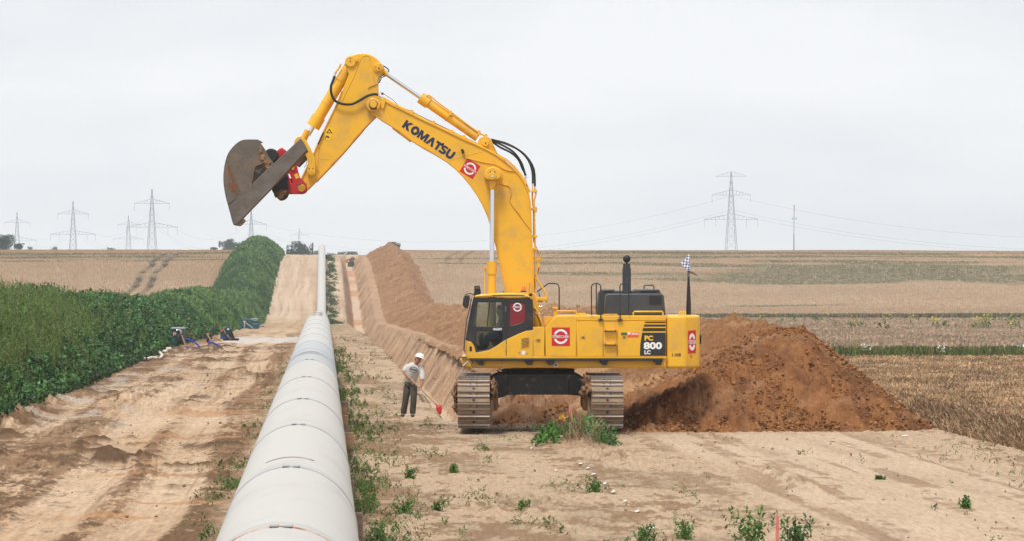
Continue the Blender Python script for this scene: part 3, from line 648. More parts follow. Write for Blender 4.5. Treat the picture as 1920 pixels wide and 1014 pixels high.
def gfield(u, z):
    X = Xu(u, z); return base_h(X, z) + .2
def ground0(u, z): return base_h(Xu(u, z), z) + trench(u, z)
def blades(u, z, g, ht, wd, col, lean=.25):
    n = len(u); X = Xu(u, z); l = rng.normal(size=(n, 2)) * lean * ht[:, None] if np.ndim(ht) else rng.normal(size=(n, 2)) * lean * ht
    ht = np.broadcast_to(ht, n); b = np.stack([X, z, g - .03], 1); t = b + np.stack([l[:, 0], l[:, 1], ht], 1)
    a = rng.uniform(0, 6.283, n); wv = np.stack([np.cos(a), np.sin(a), 0 * a], 1) * np.reshape(wd, (-1, 1))
    V = np.stack([b - wv * .6, b + wv * .6, t + wv, t - wv], 1).reshape(-1, 3); return V, np.arange(n * 4).reshape(n, 4), np.repeat(col, 4, axis=0)
def field_plants():
    # stubble right of the heap
    n = 150000; z = zsamp(n, 84, 198, 1.2); u = EDGE_U + .35 + 16 * rng.uniform(size=n) ** 1.1
    X = Xu(u, z); k = (X / z < .14) & (spoil_h(u, z) < .05); u, z = u[k], z[k]
    rowp = np.round(u / .32) * .32 + rng.normal(size=len(u)) * .05; u = np.where(rng.uniform(size=len(u)) < .6, rowp, u)
    nn = fbm(u / .9, z / 3, 3, 150); c = jit((.42, .285, .165), len(u), .25, .05) * (1 + .5 * nn[:, None]); drk = rng.uniform(size=len(u)) < .35 - .4 * nn; c[drk] *= .55
    buildleaf('stubble', blades(u, z, base_h(Xu(u, z), z) + .13, rng.uniform(.05, .17, len(u)), .007 + z / 16000, c, .45), DRY, 'cut straw stubble standing in rows right of the brown heap', 'stubble')
    # unkempt edge of the stubble, leaning dead stalks
    n = 15000; z = zsamp(n, 84, 122, 1.2); u = EDGE_U + .1 + 1.0 * rng.uniform(size=n)
    c = jit((.30, .20, .12), n, .4, .06)
    k = spoil_h(u, z) < .05
    buildleaf('dead_weeds', blades(u[k], z[k], base_h(Xu(u[k], z[k]), z[k]) + ss(EDGE_U, EDGE_U + 1, u[k]) * .2, rng.uniform(.06, .24, k.sum()), .014, c[k], .5), DRY, 'tangle of brown dead stalks along the ragged edge of the stubble', 'dead weeds')
    # grain band
    n = 85000; z = zsamp(n, 201, 598, 2.2); X = rng.uniform(.02, .14, n) * z; u = U(X, z)
    k = (u > 18.8); u, z = u[k], z[k]; nn = fbm(u / 3, z / 9, 3, 151)
    c = jit((.40, .30, .215), len(u), .18, .04) * (1 + .35 * nn[:, None])
    buildleaf('grain', blades(u, z, base_h(Xu(u, z), z) + .3, rng.uniform(.22, .46, len(u)), .02 + z / 7500, c, .2), DRY, 'dense dry grain standing in the field behind the grass strip', 'grain crop')
    # grass strip with white blossom
    n = 5000; z = 196.8 + 1.7 * rng.normal(size=n).clip(-1.6, 1.6); X = rng.uniform(.035, .14, n) * z; u = U(X, z); k = u > 16.5; u, z = u[k], z[k]
    c = jit((.10, .135, .04), len(u), .3); dr = fbm(u / 2, z, 2, 152) > .05; c[dr] = c[dr] * (1.5, 1.05, 1.2)
    buildleaf('grass_strip', blades(u, z, base_h(Xu(u, z), z) + .2, rng.uniform(.15, .45, len(u)), .03, c, .2), LEAF, 'strip of green grass between stubble and grain fields', 'grass')
    n = 900; z = 196 + 1.6 * rng.normal(size=n); X = rng.uniform(.075, .14, n) * z; k = fbm(X / 1.6, z * 0, 2, 153) > .08; X, z = X[k], z[k]
    P = np.stack([X, z, base_h(X, z) + .4 + .3 * rng.uniform(size=len(X))], 1); buildleaf('white_blossoms', leafset(P, .045, jit((.75, .75, .72), len(P), .05, .01), 0, 1), LEAF, 'white blossoms sprinkled over the green grass strip', 'wildflowers')
    # rape volunteers, green with yellow heads
    n = 420; z = np.concatenate([rng.normal(300, 18, n // 2), rng.normal(465, 35, n - n // 2)]); X = rng.uniform(.05, .14, n) * z; u = U(X, z)
    k = (fbm(X / 3.5, z / 20, 2, 154) > .12) & (u > 19.5) & (z > 210) & (z < 590); u, z = u[k], z[k]
    gf = lambda u, z: base_h(Xu(u, z), z) + .45
    t1 = stalks(u, z,   .4 + .35 * rng.uniform(size=len(u)), 18, .11, jit((.07, .13, .04), len(u), .25), .35, .8, .4, gf)
    yy = rng.uniform(size=len(u)) < .22; uy = np.repeat(u[yy], 7); zy = np.repeat(z[yy], 7); P = np.stack([Xu(uy, zy) + rng.normal(size=len(uy)) * .22, zy, gf(uy, zy) + .75 + .15 * rng.normal(size=len(uy))], 1)
    t2 = leafset(P, .085, jit((.62, .52, .05), len(P), .1, .05), 0, .9)
    buildleaf('rape_plants', cat([t1, t2]), LEAF, 'green volunteer plants with yellow heads dotting the grain field', 'rape plants')
    # ragged far edge of the wheat
    n = 9000; X0 = rng.uniform(.015, .14, n); z = 599 + rng.uniform(-2, 3, n); X = X0 * z; u = U(X, z); c = jit((.20, .17, .10), n, .25)
    buildleaf('wheat_edge', blades(u, z, base_h(X, z) + .3, rng.uniform(.5, .95, n), .10, c, .12), DRY, 'darker ragged front edge of the banded wheat field', 'wheat')
    # wheat heads over the rising fields, so that the surface is not a smooth sheet
    n = 260000; z = rng.uniform(602, 965, n); X = rng.uniform(-.134, .134, n) * z; u = U(X, z); k = (u > 17.9) | (u < -17.9); u, z, X = u[k], z[k], X[k]
    ol = olive(X, z)
    c = (np.array((.43, .30, .195)) * (1 - ol[:, None]) + np.array((.17, .155, .085)) * ol[:, None]) * (1 + .05 * rng.normal(size=(len(u), 1)).clip(-2, 2))
    xc = tram_x(z)
    ok = (np.abs(np.abs(X - xc) - 1.2) > .72) | (rng.uniform(size=len(X)) < .15); u, z, X, c = u[ok], z[ok], X[ok], c[ok]
    gz = base_h(X, z) + np.where(u > 0, .88, .8)
    buildleaf('wheat_ears', blades(u, z, gz - .1, rng.uniform(.12, .26, len(u)), .055, c, .12), DRY, 'ripe wheat ears standing over both rising fields', 'wheat')
field_plants()
def clump(u, z, n=1, h=.3, s=.05, col=(.06, .12, .02), r=.2, up=.8):
    return stalks(u + rng.normal(size=n) * r, z + rng.normal(size=n) * r * 1.5, h * rng.uniform(.5, 1.2, n), 14, s, jit(col, n, .25), h * .32, up, .45, ground0)
def ground_weeds():
    L_ = []
    # strip of grass along the right flank of the pipe
    n = 2300; z = zsamp(n, 58, 235, 1.9); u = .75 + np.abs(rng.normal(size=n)) * .55
    k = fbm(u / .5, z / 2.2, 3, 160) + .10 * (1.2 - u) > -.02; u, z = u[k], z[k]
    L_.append(stalks(u, z, .10 + .28 * rng.uniform(size=len(u)) ** 2, 12, .04 * np.sqrt(z / 80), jit((.10, .16, .036), len(u), .3), .11, 1.2, .28, ground0))
    n = 5200; z = zsamp(n, 60, 330, 1.9); u = 1.0 + rng.uniform(0, 6.2, n)
    k = fbm(u / .8, z / 3.0, 3, 161) > .22 + .035 * u; u, z = u[k], z[k]
    L_.append(stalks(u, z, .05 + .22 * rng.uniform(size=len(u)) ** 2, 10, .032 * np.sqrt(z / 80), jit((.105, .155, .042), len(u), .3), .12, 1.0, .32, ground0))
    # foreground right and the far right verge
    n = 420; z = zsamp(n, 62, 108, 1.5); u = rng.uniform(13.6, 16.8, n); k = fbm(u / .8, z / 3.0, 3, 162) > .05; u, z = u[k], z[k]
    L_.append(stalks(u, z, .05 + .16 * rng.uniform(size=len(u)), 10, .028, jit((.105, .155, .042), len(u), .3), .09, 1.0, .35, ground0))
    n = 160; z = rng.uniform(64, 106, n); u = rng.uniform(6, 14, n); k = fbm(u / .8, z / 3.0, 3, 163) > .2; u, z = u[k], z[k]
    L_.append(stalks(u, z, .05 + .12 * rng.uniform(size=len(u)), 10, .028, jit((.09, .145, .04), len(u), .3), .08, 1.0, .4, ground0))
    # left flank of the pipe
    n = 700; z = zsamp(n, 62, 200, 1.8); u = -1.15 - np.abs(rng.normal(size=n)) * .35; k = fbm(u / .5, z / 2.0, 3, 164) > .2; u, z = u[k], z[k]
    L_.append(stalks(u, z, .05 + .2 * rng.uniform(size=len(u)), 12, .035, jit((.09, .15, .036), len(u), .3), .12, .9, .4, ground0))
    # far slope beside the pipe
    n = 1800; z = rng.uniform(560, 890, n); u = 1.5 + rng.normal(size=n) * .55; k = fbm(u / .9, z / 9, 3, 165) > .0; u, z = u[k], z[k]
    L_.append(stalks(u, z, .15 + .3 * rng.uniform(size=len(u)), 10, .13, jit((.06, .10, .035), len(u), .25), .35, 1.0, .4, ground0))
    for px, py, hgt in ((1372, 905, .3), (0, 0, 0)):
        pass
    buildleaf('weeds', cat(L_), LEAF, 'sparse small weeds and grass tufts scattered over the bare sandy strip', 'weeds')
    # individual tufts that stand out
    tufts = [(1112, 908, .30, .26, 'tuft of grass right of the leafy mound, near the white marks'), (758, 946, .24, .42, 'spreading green tuft in the foreground right of the pipe'), (697, 932, .34, .24, 'leafy tuft close to the right flank of the pipe'),
             (708, 1000, .36, .30, 'tall grass tuft at the lower edge beside the pipe'), (980, 941, .18, .2, 'small bright green tuft in the middle foreground'), (850, 872, .18, .18, 'small weed tuft in front of the left track'),
             (770, 884, .22, .16, 'low weed tuft in front of the worker'), (1214, 997, .24, .42, 'low green tuft in the foreground between white marks and stake'), (1408, 998, .5, .36, 'tall leafy weed clump left of the foreground stake'),
             (1490, 1004, .42, .36, 'dark leafy weed clump right of the foreground stake'), (820, 940, .16, .2, 'small tuft left of the middle foreground'), (1812, 936, .2, .16, 'small weed on the pale lane at the far right'), (1650, 884, .08, .22, 'flat dark weed alone on the pale lane'), (1282, 992, .26, .3, 'green tuft just left of the tallest foreground weeds')]
    for px, py, h_, r_, lab in tufts:
        z = EYE * F / (py - HY); z = max(z, 62.5); X = (px - 960) / F * z; n = 24 if h_ > .35 else 18; u0 = U(X, z)
        c = (.095, .19, .036) if 'dark' not in lab else (.06, .135, .034)
        t = stalks(u0 + rng.normal(size=n) * r_ * .16, z + rng.normal(size=n) * r_ * .2, h_ * rng.uniform(.5, 1.15, n), 16, .032 if h_ < .4 else .042, jit(c, n, .25), h_ * .34, .9, .45, ground0, .22, r_ * 1.3)
        o = buildleaf('weed_tuft', t, LEAF, lab, 'weed', None); o['group'] = 'weed tufts on the bare ground'
        if 'kind' in o: del o['kind']
ground_weeds()
# ================================================================== EXCAVATOR
NY = 110.2                                   # near side of the upper body
EX = empty('excavator', ((1013 - 960) * 111.9 / F, 111.9, 0.0), 'big yellow tracked excavator with raised boom and curled bucket straddling the trench line', 'excavator')
# ---- tracks
def track_path(n):
    """loop in the (y,z) plane, n shoes, returns position and outward angle"""
    r = .60; y0, y1 = 108.86 + r, 114.96 - r; zc = .06 + r; segs = []
    straight = y1 - y0; per = 2 * straight + 2 * math.pi * r; out = []
    for i in range(n):
        s = (i + .5) / n * per
        if s < straight: out.append((y1 - s, zc - r, -90))
        elif s < straight + math.pi * r:
            a = (s - straight) / r; out.append((y0 - r * math.sin(a), zc - r * math.cos(a), -90 - math.degrees(a)))
        elif s < 2 * straight + math.pi * r: out.append((y0 + s - straight - math.pi * r, zc + r, 90))
        else:
            a = (s - 2 * straight - math.pi * r) / r; out.append((y1 + r * math.sin(a), zc + r * math.cos(a), 90 - math.degrees(a)))
    return out, per / n
def shoe_mesh(pitch):
    bm = bmesh.new()
    box_bm(bm, -.413, .413, -pitch * .49, pitch * .49, -.015, .015, .004)
    return bm
NS = 44
path, pitch = track_path(NS)
bm = shoe_mesh(pitch); shoe_me = bpy.data.meshes.new('track_shoe'); bm.to_mesh(shoe_me); bm.free(); shoe_me.materials.append(SHOE)
bm = bmesh.new()
for yy, hh in ((-pitch * .42, .055), (pitch * .02, .045)): box_bm(bm, -.415, .415, yy - .011, yy + .011, .015, .015 + hh, .004)
gro_me = bpy.data.meshes.new('grouser'); bm.to_mesh(gro_me); bm.free(); gro_me.materials.append(GRO)
bm = bmesh.new()
for x in (-.085, .085):
    for y in (.02, -.06): box_bm(bm, x - .022, x + .022, y - .02 - .0, y + .005, .014, .03)
bmesh.ops.create_cone(bm, segments=12, radius1=.036, radius2=.036, depth=.012, cap_ends=True, matrix=Matrix.Translation((0, pitch * .32, .0155)))  # flat black disc stands in for the shaded hole in each shoe
bolt_and_hole_me = bpy.data.meshes.new('bolt'); bm.to_mesh(bolt_and_hole_me); bm.free(); bolt_and_hole_me.materials.append(BLKM)
for side, px in ((-1, 888), (1, 1139)):
    X0 = (px - 960) * 108.8 / F
    tr = box('track', X0 - .16, X0 + .16, 109.5, 114.3, .42, .92, SHOE, EX, .05); tag(tr, None)
    sk = []
    def oval(r0, xa, xb, nm, m, y0=109.46, y1=114.36, zc=.66):
        pts = [(y0 - r0 * math.sin(a), zc - r0 * math.cos(a)) for a in np.linspace(0, math.pi, 14)] + [(y1 + r0 * math.sin(a), zc + r0 * math.cos(a)) for a in np.linspace(0, math.pi, 14)]
        V = [(xa, y, z) for y, z in pts] + [(xb, y, z) for y, z in pts]; n = len(pts)
        Fc = [tuple(range(n)), tuple(range(2 * n - 1, n - 1, -1))] + [(i, i + n, (i + 1) % n + n, (i + 1) % n) for i in range(n)]
        return build(nm, V, Fc, m, tr)
    oval(.50, X0 - .11, X0 + .11, 'chain', MUD)
    # frame and packed soil on the inner side
    xi = X0 - side * .30
    for yy in np.linspace(109.9, 113.9, 8):
        V, Fc = tube_geo([(X0 - .17, yy, .30), (X0 + .17, yy, .30)], .17, 12); build('roller', [tuple(v) for v in V], Fc, MUD, tr)
    box('track_frame', min(X0, X0 - side * .62), max(X0, X0 - side * .62), 110.1, 113.7, .42, 1.0, MUD, tr, .08)
    for i, (y, z, a) in enumerate(path):
        s = bpy.data.objects.new('track_shoe', shoe_me); COL.objects.link(s); s.parent = tr
        ex = ORIG['excavator']; s.location = (X0 - ex.x, y - ex.y, z - ex.z)
        # local z points outward, local y along the run
        rad = math.radians(a); nrm = Vector((0, math.cos(rad), math.sin(rad))); run = Vector((0, -math.sin(rad), math.cos(rad)))
        # outward for angle: -90 down, -180 toward the viewer, 90 up
        M = Matrix((Vector((1, 0, 0)), run, nrm)).transposed()
        if M.determinant() < 0: M = Matrix((Vector((-1, 0, 0)), run, nrm)).transposed()
        s.rotation_euler = M.to_euler()
        g = bpy.data.objects.new('grouser', gro_me); COL.objects.link(g); g.parent = tr; g.location = s.location; g.rotation_euler = s.rotation_euler
        if i % 1 == 0 and (y < 109.5):
            b = bpy.data.objects.new('bolt', bolt_and_hole_me); COL.objects.link(b); b.parent = tr; b.location = s.location; b.rotation_euler = s.rotation_euler
# soil lumps on the track flanks
def lump(name, cx, cy, cz, sx, sy, sz, m, parent, seed=0, sub=3, amp=.35):
    bm = bmesh.new(); bmesh.ops.create_icosphere(bm, subdivisions=sub, radius=1)
    for v in bm.verts:
        k = 1 + amp * (float(fbm(v.co.x * 1.5 + seed, v.co.y * 1.5 + v.co.z * 2.0, 2, seed + 300)) + 1.1 * float(fbm(v.co.x * 4.5 + v.co.y * 3, v.co.z * 5 - v.co.y * 2, 3, seed + 310))); v.co = Vector((cx + v.co.x * sx * k, cy + v.co.y * sy * k, cz + v.co.z * sz * k))
    return from_bm(name, bm, m, parent, True)
lump('clinging_soil', -1.43, 110.1, .93, .13, .8, .22, MUD, EX, 3, 4, .6); lump('clinging_soil', -1.42, 109.9, .60, .10, .6, .20, MUD, EX, 4, 4, .6)
lump('clinging_soil', -.52, 110.3, .98, .14, 1.0, .28, MUD, EX, 5, 4, .6); lump('clinging_soil', 1.97, 110.3, 1.02, .17, 1.0, .27, MUD, EX, 6, 4, .6)
for x in (-.545, 2.02):
    box('idler_bracket', x - .07, x + .07, 109.3, 110.4, .42, 1.12, MUD, EX, .03); box('idler_bracket', x - .045, x + .045, 109.2, 109.5, .25, .8, SHOE, EX, .02)
# ---- carbody and slew ring
cb = [(918, 706), (930, 701), (940, 699), (1076, 699), (1086, 703), (1100, 712), (1108, 716), (1108, 745), (1092, 745), (1088, 741), (1065, 739), (952, 739), (944, 743), (930, 747), (918, 745)]
plate('carbody', cb, 110.55, 113.2, BLKM, EX, .03)
plate('cross_beam', rect(953, 708, 1066, 738), 110.50, 110.56, BLKM, EX, .01)
V, Fc = tube_geo([W(1009, 704, 111.9), W(1009, 690, 111.9)], 68 * 111.9 / F, 40); build('slew_ring', [tuple(v) for v in V], Fc, BLKM, EX)
tubes('hydraulic_line', [([W(932, 693, 110.6), W(940, 699, 110.6), W(945, 706, 110.6)], .02), ([W(935, 690, 110.6), W(946, 696, 110.6)], .015)], RUB, EX)
# ---- lower deck
dk = [(863, 672), (866, 667), (1250, 667), (1250, 688.5), (872, 688.5), (866, 682)]
plate('deck', dk, NY, 113.5, YEL, EX, .05, res=2)
plate('deck_lip', [(866, 667.3), (1250, 667.3), (1250, 671), (866, 671)], NY - .06, NY + .1, YEL, EX, .012)
plate('step_rail', rect(881, 671.2, 1243, 675.4), NY - .22, NY - .03, BLK, EX, .01)
for x in (900, 991, 1031, 1131, 1233):
    plate('bracket', [(x - 9, 675.2), (x + 9, 675.2), (x + 7, 683), (x - 2, 683)], NY - .16, NY - .02, BLK, EX, .008)
for x in (899, 994, 1028, 1034, 1128, 1230, 1236): disc('bolt', x, 679, 1.1, NY - .175, NY - .15, STG, EX, 0, 8)
ptube('step', [(887, 676), (884, 683), (886, 687), (902, 687), (907, 682), (907, 676)], NY - .15, 1.1, STL, EX, n=8)
ptube('grab_rail', [(875, 668.5, NY - .1), (862, 668.5, NY - .1), (859.5, 672, NY - .1), (859.5, 683, NY - .1), (864, 686, NY - .1), (872, 681, NY - .1), (877, 677, NY - .1)], NY, 1.1, BLK, EX, n=8)
ptube('hose_end', [(868, 685, NY - .12), (878, 676.5, NY - .12)], NY, 1.6, CHR, EX, n=8)
plate('notice', rect(1038.5, 680, 1046, 687), NY - .006, NY + .01, WHT, EX, 0); disc('mark', 1042.2, 683.5, 2.3, NY - .012, NY - .005, BLK, EX, 0, 12)
# ---- machinery body
body = [(1021, 590.5), (1249, 590.5), (1249, 667.3), (1021, 667.3)]
plate('engine_housing', [(1022, 612), (1042, 590.5), (1249, 590.5), (1249, 667.3), (1022, 667.3)], NY + .02, 113.4, YEL, EX, .05, res=2)
plate('housing_corner', [(1020.5, 592), (1040, 592), (1021, 612)], NY + .25, 111.0, YELD, EX, .01)
plate('side_door', [(1022.6, 612.5), (1042.6, 591.4), (1080.6, 591.4), (1080.6, 666.6), (1022.6, 666.6)], NY - .015, NY + .05, YEL, EX, .014)
plate('housing_edge', rect(1082, 591.2, 1248.4, 600.3), NY - .012, NY + .05, YEL, EX, .014)
for x0, x1 in ((1082, 1130.6), (1132.0, 1156.6), (1157.8, 1248.4)):
    dr = plate('side_door', rect(x0, 601.5, x1, 666.6), NY - .015 + (.02 if x0 == 1132.0 else 0), NY + .05, YEL, EX, .012)
plate('side_panel', rect(999.5, 612, 1021, 666.6), NY - .01, 111.0, YEL, EX, .012)
for x, y in ((1009, 636.5), (1093, 631.5), (1170, 631)):
    h = plate('door_handle', rect(x - 5, y - 3, x + 5, y + 3), NY - .022, NY - .012, YELD, EX, 0); plate('latch', rect(x - 2, y - 1.6, x + 3, y + 1.6), NY - .032, NY - .02, STG, h, 0)
for y in (617, 643):
    s = plate('step', rect(1132.5, y, 1157, y + 2.2), NY - .12, NY + .01, YELD, EX, .005)
    for x in (1135.5, 1154): disc('bolt', x, y + .6, 1.0, NY - .13, NY - .11, BLK, s, 0, 8)
    plate('foot_well', rect(1133.5, y + 2.2, 1155.5, y + 3.4), NY - .003, NY + .01, BLK, s, 0)
for x in (1091, ): pass
logo(1051.5, 630, 34, 34.5, 0, NY - .018, EX)
# model panel and stripes
mp_ = plate('decal', [(1204, 622.6), (1248, 622.6), (1248, 665.8), (1199.6, 665.8), (1200.6, 645)], NY - .020, NY - .014, BLK, EX, 0)
for y0, y1, xl in ((602.0, 604.6, 1210.2), (607.2, 611.2, 1208.3), (613.8, 619.8, 1206)):
    plate('stripe', [(xl, y0), (1248, y0), (1248, y1), (xl - 1.6, y1)], NY - .020, NY - .014, BLK, EX, 0)
text('lettering', 'PC', 1216.5, 632.8, 16, 9.6, 0, NY - .024, YLT, EX, .045)
text('lettering', '800', 1224, 647, 34.5, 13.6, 0, NY - .024, WHT, EX, .045)
text('lettering', 'LC', 1214, 659.3, 11.5, 7.6, 0, NY - .024, WHT, EX, .045)
plate('decal', rect(1176, 622, 1197.5, 631.5), NY - .020, NY - .014, mat('orange_red_sticker', (.75, .09, .02), .5), EX, 0)
plate('decal', [(1177, 622), (1183, 622), (1181, 626.5), (1177, 626.5)], NY - .025, NY - .019, WHT, EX, 0)
text('lettering', 'ZERUNN', 1190, 625, 14, 4, 0, NY - .026, WHT, EX, .03, shear=.3)
plate('decal', rect(1164.6, 622.4, 1175.4, 627.6), NY - .020, NY - .014, mat('green_sticker', (.03, .12, .04), .5), EX, 0)
# handrails
def rail(pts, d, nm='handrail', m=BLK, r=1.15): return ptube(nm, pts, d, r, m, EX, n=8)
def uprail(x0, x1, yt, yb0, yb1, d): rail([(x0, yb0), (x0, yt + 6), (x0 + 1.5, yt + 2), (x0 + 6, yt), (x1 - 6, yt), (x1 - 1.5, yt + 2), (x1, yt + 6), (x1, yb1)], d)
uprail(1109, 1126.5, 530.5, 590, 597, NY - .05); rail([(1118, 531), (1118, 588)], NY + .5)
uprail(1162.5, 1179, 530, 597, 588, NY - .05); 
for x in (1126.5, 1162.5): plate('rail_foot', rect(x - 4.5, 597, x + 4.5, 600), NY - .09, NY - .01, BLK, EX, .004)
rail([(1007, 546, 112.6), (1028, 530.5, 112.6), (1043, 530.5, 112.6), (1046.5, 533, 112.6), (1048.5, 538, 112.6), (1048.5, 582, 112.6)], 112.6)
rail([(1043, 590.5), (1043, 584), (1045, 582), (1078, 582), (1080.5, 584), (1080.5, 590.5)], NY + .3, 'handrail', YEL, 1.6)
rail([(1187.5, 590), (1187.5, 585), (1189.5, 583), (1241, 583), (1243, 585), (1243, 590)], NY + .15, 'handrail', YEL, 1.5)
rail([(1207.5, 541), (1207.5, 535.5), (1209.5, 533.6), (1224, 533.6), (1226, 535.5), (1226, 541)], 112.2)
pbox('filler_cap', 1037.5, 576, 1045, 591, NY + .5, NY + .7, YEL, EX, .02); pbox('filler_cap', 1036.5, 575, 1046, 578, NY + .45, NY + .75, YEL, EX, .01)
pbox('roof_plate', 1083, 586, 1099, 591, NY + .5, NY + .8, YEL, EX, .01); pbox('roof_plate', 1131, 587.6, 1158, 590.6, NY + .05, NY + .5, YELD, EX, .005)
# engine hood, muffler
hd = plate('engine_hood', [(1135, 590), (1134.5, 570), (1136, 554), (1138, 551), (1141, 549.5), (1240, 549.5), (1243, 551), (1245, 554), (1248, 590)], 111.0, 112.1, HOOD, EX, .03, res=2)
plate('grille', rect(1217.5, 554, 1240.5, 569.5), 110.985, 111.0, RUB, hd, 0)
h2 = plate('engine_hood', [(1120, 590), (1121.5, 548), (1128, 541.5), (1151, 541.5), (1154, 544), (1186, 544), (1189, 541.5), (1236, 541.5), (1239.5, 548), (1240, 590)], 112.15, 113.2, HOOD, EX, .03, res=2)
for x0, x1 in ((1130, 1150), (1200, 1232)): plate('vent', rect(x0, 544, x1, 546.5), 112.135, 112.16, RUB, h2, 0)
ptube('muffler', [(1175, 548), (1175, 503.5)], 112.1, 8.1, HOOD, EX, n=20); ptube('exhaust_pipe', [(1175, 504), (1175, 495)], 112.1, 7.0, HOOD, EX, n=20)
lump('rain_cap', *W(1175.2, 486, 112.0), .102, .05, .102, RUB, EX, 1, 3, 0.0); ptube('cap_bracket', [(1175, 496), (1175, 490)], 112.05, 2.2, BLK, EX)
# counterweight, faceted in plan and bevelled
def prism(name, plan, z0, z1, m, parent, bev=.05, seg=3):
    bm = bmesh.new(); vs = [bm.verts.new((x, y, z0)) for x, y in plan]; f = bm.faces.new(vs)
    r = bmesh.ops.extrude_face_region(bm, geom=[f]); bmesh.ops.translate(bm, vec=(0, 0, z1 - z0), verts=[v for v in r['geom'] if isinstance(v, bmesh.types.BMVert)])
    bmesh.ops.recalc_face_normals(bm, faces=bm.faces); bmesh.ops.bevel(bm, geom=bm.edges[:], offset=bev, segments=seg, affect='EDGES', profile=.5)
    return from_bm(name, bm, m, parent, True)
ky = lambda px, d: (px - 960) * d / F
cw = prism('counterweight', [(ky(1250.3, NY), NY), (ky(1285, NY), NY), (ky(1311.5, 110.62), 110.62), (ky(1311.5, 110.62) + .07, 111.9), (ky(1311.5, 110.62), 113.2), (ky(1285, NY), 113.6), (ky(1250.3, NY), 113.6)], W(0, 689.5, NY).z, W(0, 590.3, NY).z, YEL, EX, .075, 3)
cw.data.polygons.foreach_set('use_smooth', np.zeros(len(cw.data.polygons), dtype=bool))
mod = cw.modifiers.new('wn', 'WEIGHTED_NORMAL')
text('lettering', '1.438', 1268.5, 664.2, 16, 6.4, 0, NY - .006, BLK, cw, .05, 1.2)
# sticker on the slanted facet: build flat then turn it into the facet's plane
e0 = Vector((ky(1285, NY), NY, 0)); e1 = Vector((ky(1311.5, 110.62), 110.62, 0)); fd = (e1 - e0); fl = fd.length; fd.normalize(); fn = Vector((fd.y, -fd.x, 0))
def facet(o):
    """move a child built in the plane y=d onto the slanted facet, keeping each point in line"""
    n = len(o.data.vertices); org = ORIG[o.name]
    for v in o.data.vertices:
        p = v.co + org; 
        t = (p.x * NY / NY - e0.x) ; s = t / fd.x; q = e0 + fd * s; off = (NY - p.y)
        v.co = Vector((q.x, q.y, p.z)) + fn * (.006 + off) - org
st = plate('sticker', [(1290, 619), (1305.4, 618.2), (1305.4, 661), (1290, 662)], NY - .002, NY, REDS, cw, 0); facet(st)
arcs = []
for a0, a1, cy, in ((200, 340, 638.5), (20, 160, 642)):
    o = [(1297.8 + x * .50, cy + y * 1.15) for x, y in circ(0, 0, 12.5, 14, a0, a1)] + [(1297.8 + x * .42, cy + y * 1.1) for x, y in circ(0, 0, 7.6, 14, a1, a0)]
    arcs.append(plate_me([P2(o, NY)], NY - .006, NY - .003))
o = wm('emblem_arc', merge(arcs), WHT, st); facet(o)
o = text('lettering', 'STREICHER', 1297.8, 640.3, 14.4, 7.5, 0, NY - .007, WHT, st, .02); facet(o)
o = plate('reflector', rect(1294.6, 665.5, 1297.4, 669.5), NY - .002, NY, RED, cw, 0); facet(o)
box('rear_lamp', e1.x + .03, e1.x + .075, 111.2, 111.6, W(0, 644, 111.2).z, W(0, 627, 111.2).z, RUB, cw, .01)
for x0 in (1273, 1280): plate('lifting_eye', [(x0, 590.5), (x0, 584), (x0 + 2, 581.5), (x0 + 5, 581.5), (x0 + 6.5, 584), (x0 + 6.5, 590.5)], 110.9, 111.0, YEL, cw, .004, holes=[circ(x0 + 3.2, 586, 1.4, 8)])
# ---- cab
CY0, CY1 = NY - .02, 111.25
black_side = [(887.6, 557), (950, 557.2), (994, 557.6), (996.5, 563), (998, 580), (999.4, 617.5), (986, 619.5), (972, 625), (947, 636.5), (930, 648), (917, 655.5), (905, 658), (892, 660), (889, 647), (883.5, 640), (873.4, 637), (876, 618), (880, 594)]
win_u = cr_([(894.6, 565.4), (915, 564.8), (937, 564.6), (941.6, 568), (943, 585), (943, 611), (915, 611.3), (886.8, 611.3), (890.5, 588)], 2, True)
win_u = [(894.6, 565), (938, 564.6), (941, 566.2), (942.4, 570), (943, 611), (886.8, 611.3)]
win_l = [(893.5, 619.4), (941.5, 619.4), (941.8, 639), (930, 647), (917, 653.4), (903, 656), (895, 656.4), (893, 640)]
win_r = [(956, 566.5), (958, 565.6), (981.5, 565.6), (984, 568), (985.2, 598), (983.6, 601.8), (972, 606), (958, 609.6), (956, 608.6)]
cab = plate('cab', black_side, CY0, CY0 + .06, BLK, EX, .012, holes=[win_u, win_l, win_r]); tag(cab, None)
plate('cab', black_side, CY1 - .05, CY1, BLK, EX, .012, holes=[[(896, 566), (940, 566), (941, 650), (905, 654), (890, 640)], win_r])
lowy = [(873.4, 637), (883.5, 640), (889, 647), (892, 660), (905, 658), (917, 655.5), (930, 648), (947, 636.5), (972, 625), (986, 619.5), (999.4, 617.5), (999.6, 667), (873, 667)]
plate('cab_skirt', lowy, CY0 - .012, CY0 + .07, YEL, EX, .012)
plate('cab_skirt', lowy, CY1 - .06, CY1, YEL, EX, .01)
pbox('cab_floor', 873, 658, 999, 667, CY0 + .07, CY1 - .06, BLK, EX, .01)
roof = [(888, 557), (890, 553.5), (901, 550.6), (925, 549), (944, 548), (965, 548.2), (984, 550), (991, 553), (995.2, 557.8), (950, 558.3), (927, 556)]
plate('cab_roof', cr_(roof, 2, True), CY0 - .03, CY1 + .02, YEL, EX, .04, res=2)
plate('roof_strip', rect(923, 551.8, 983, 553), CY0 - .04, CY0, RUB, EX, 0)
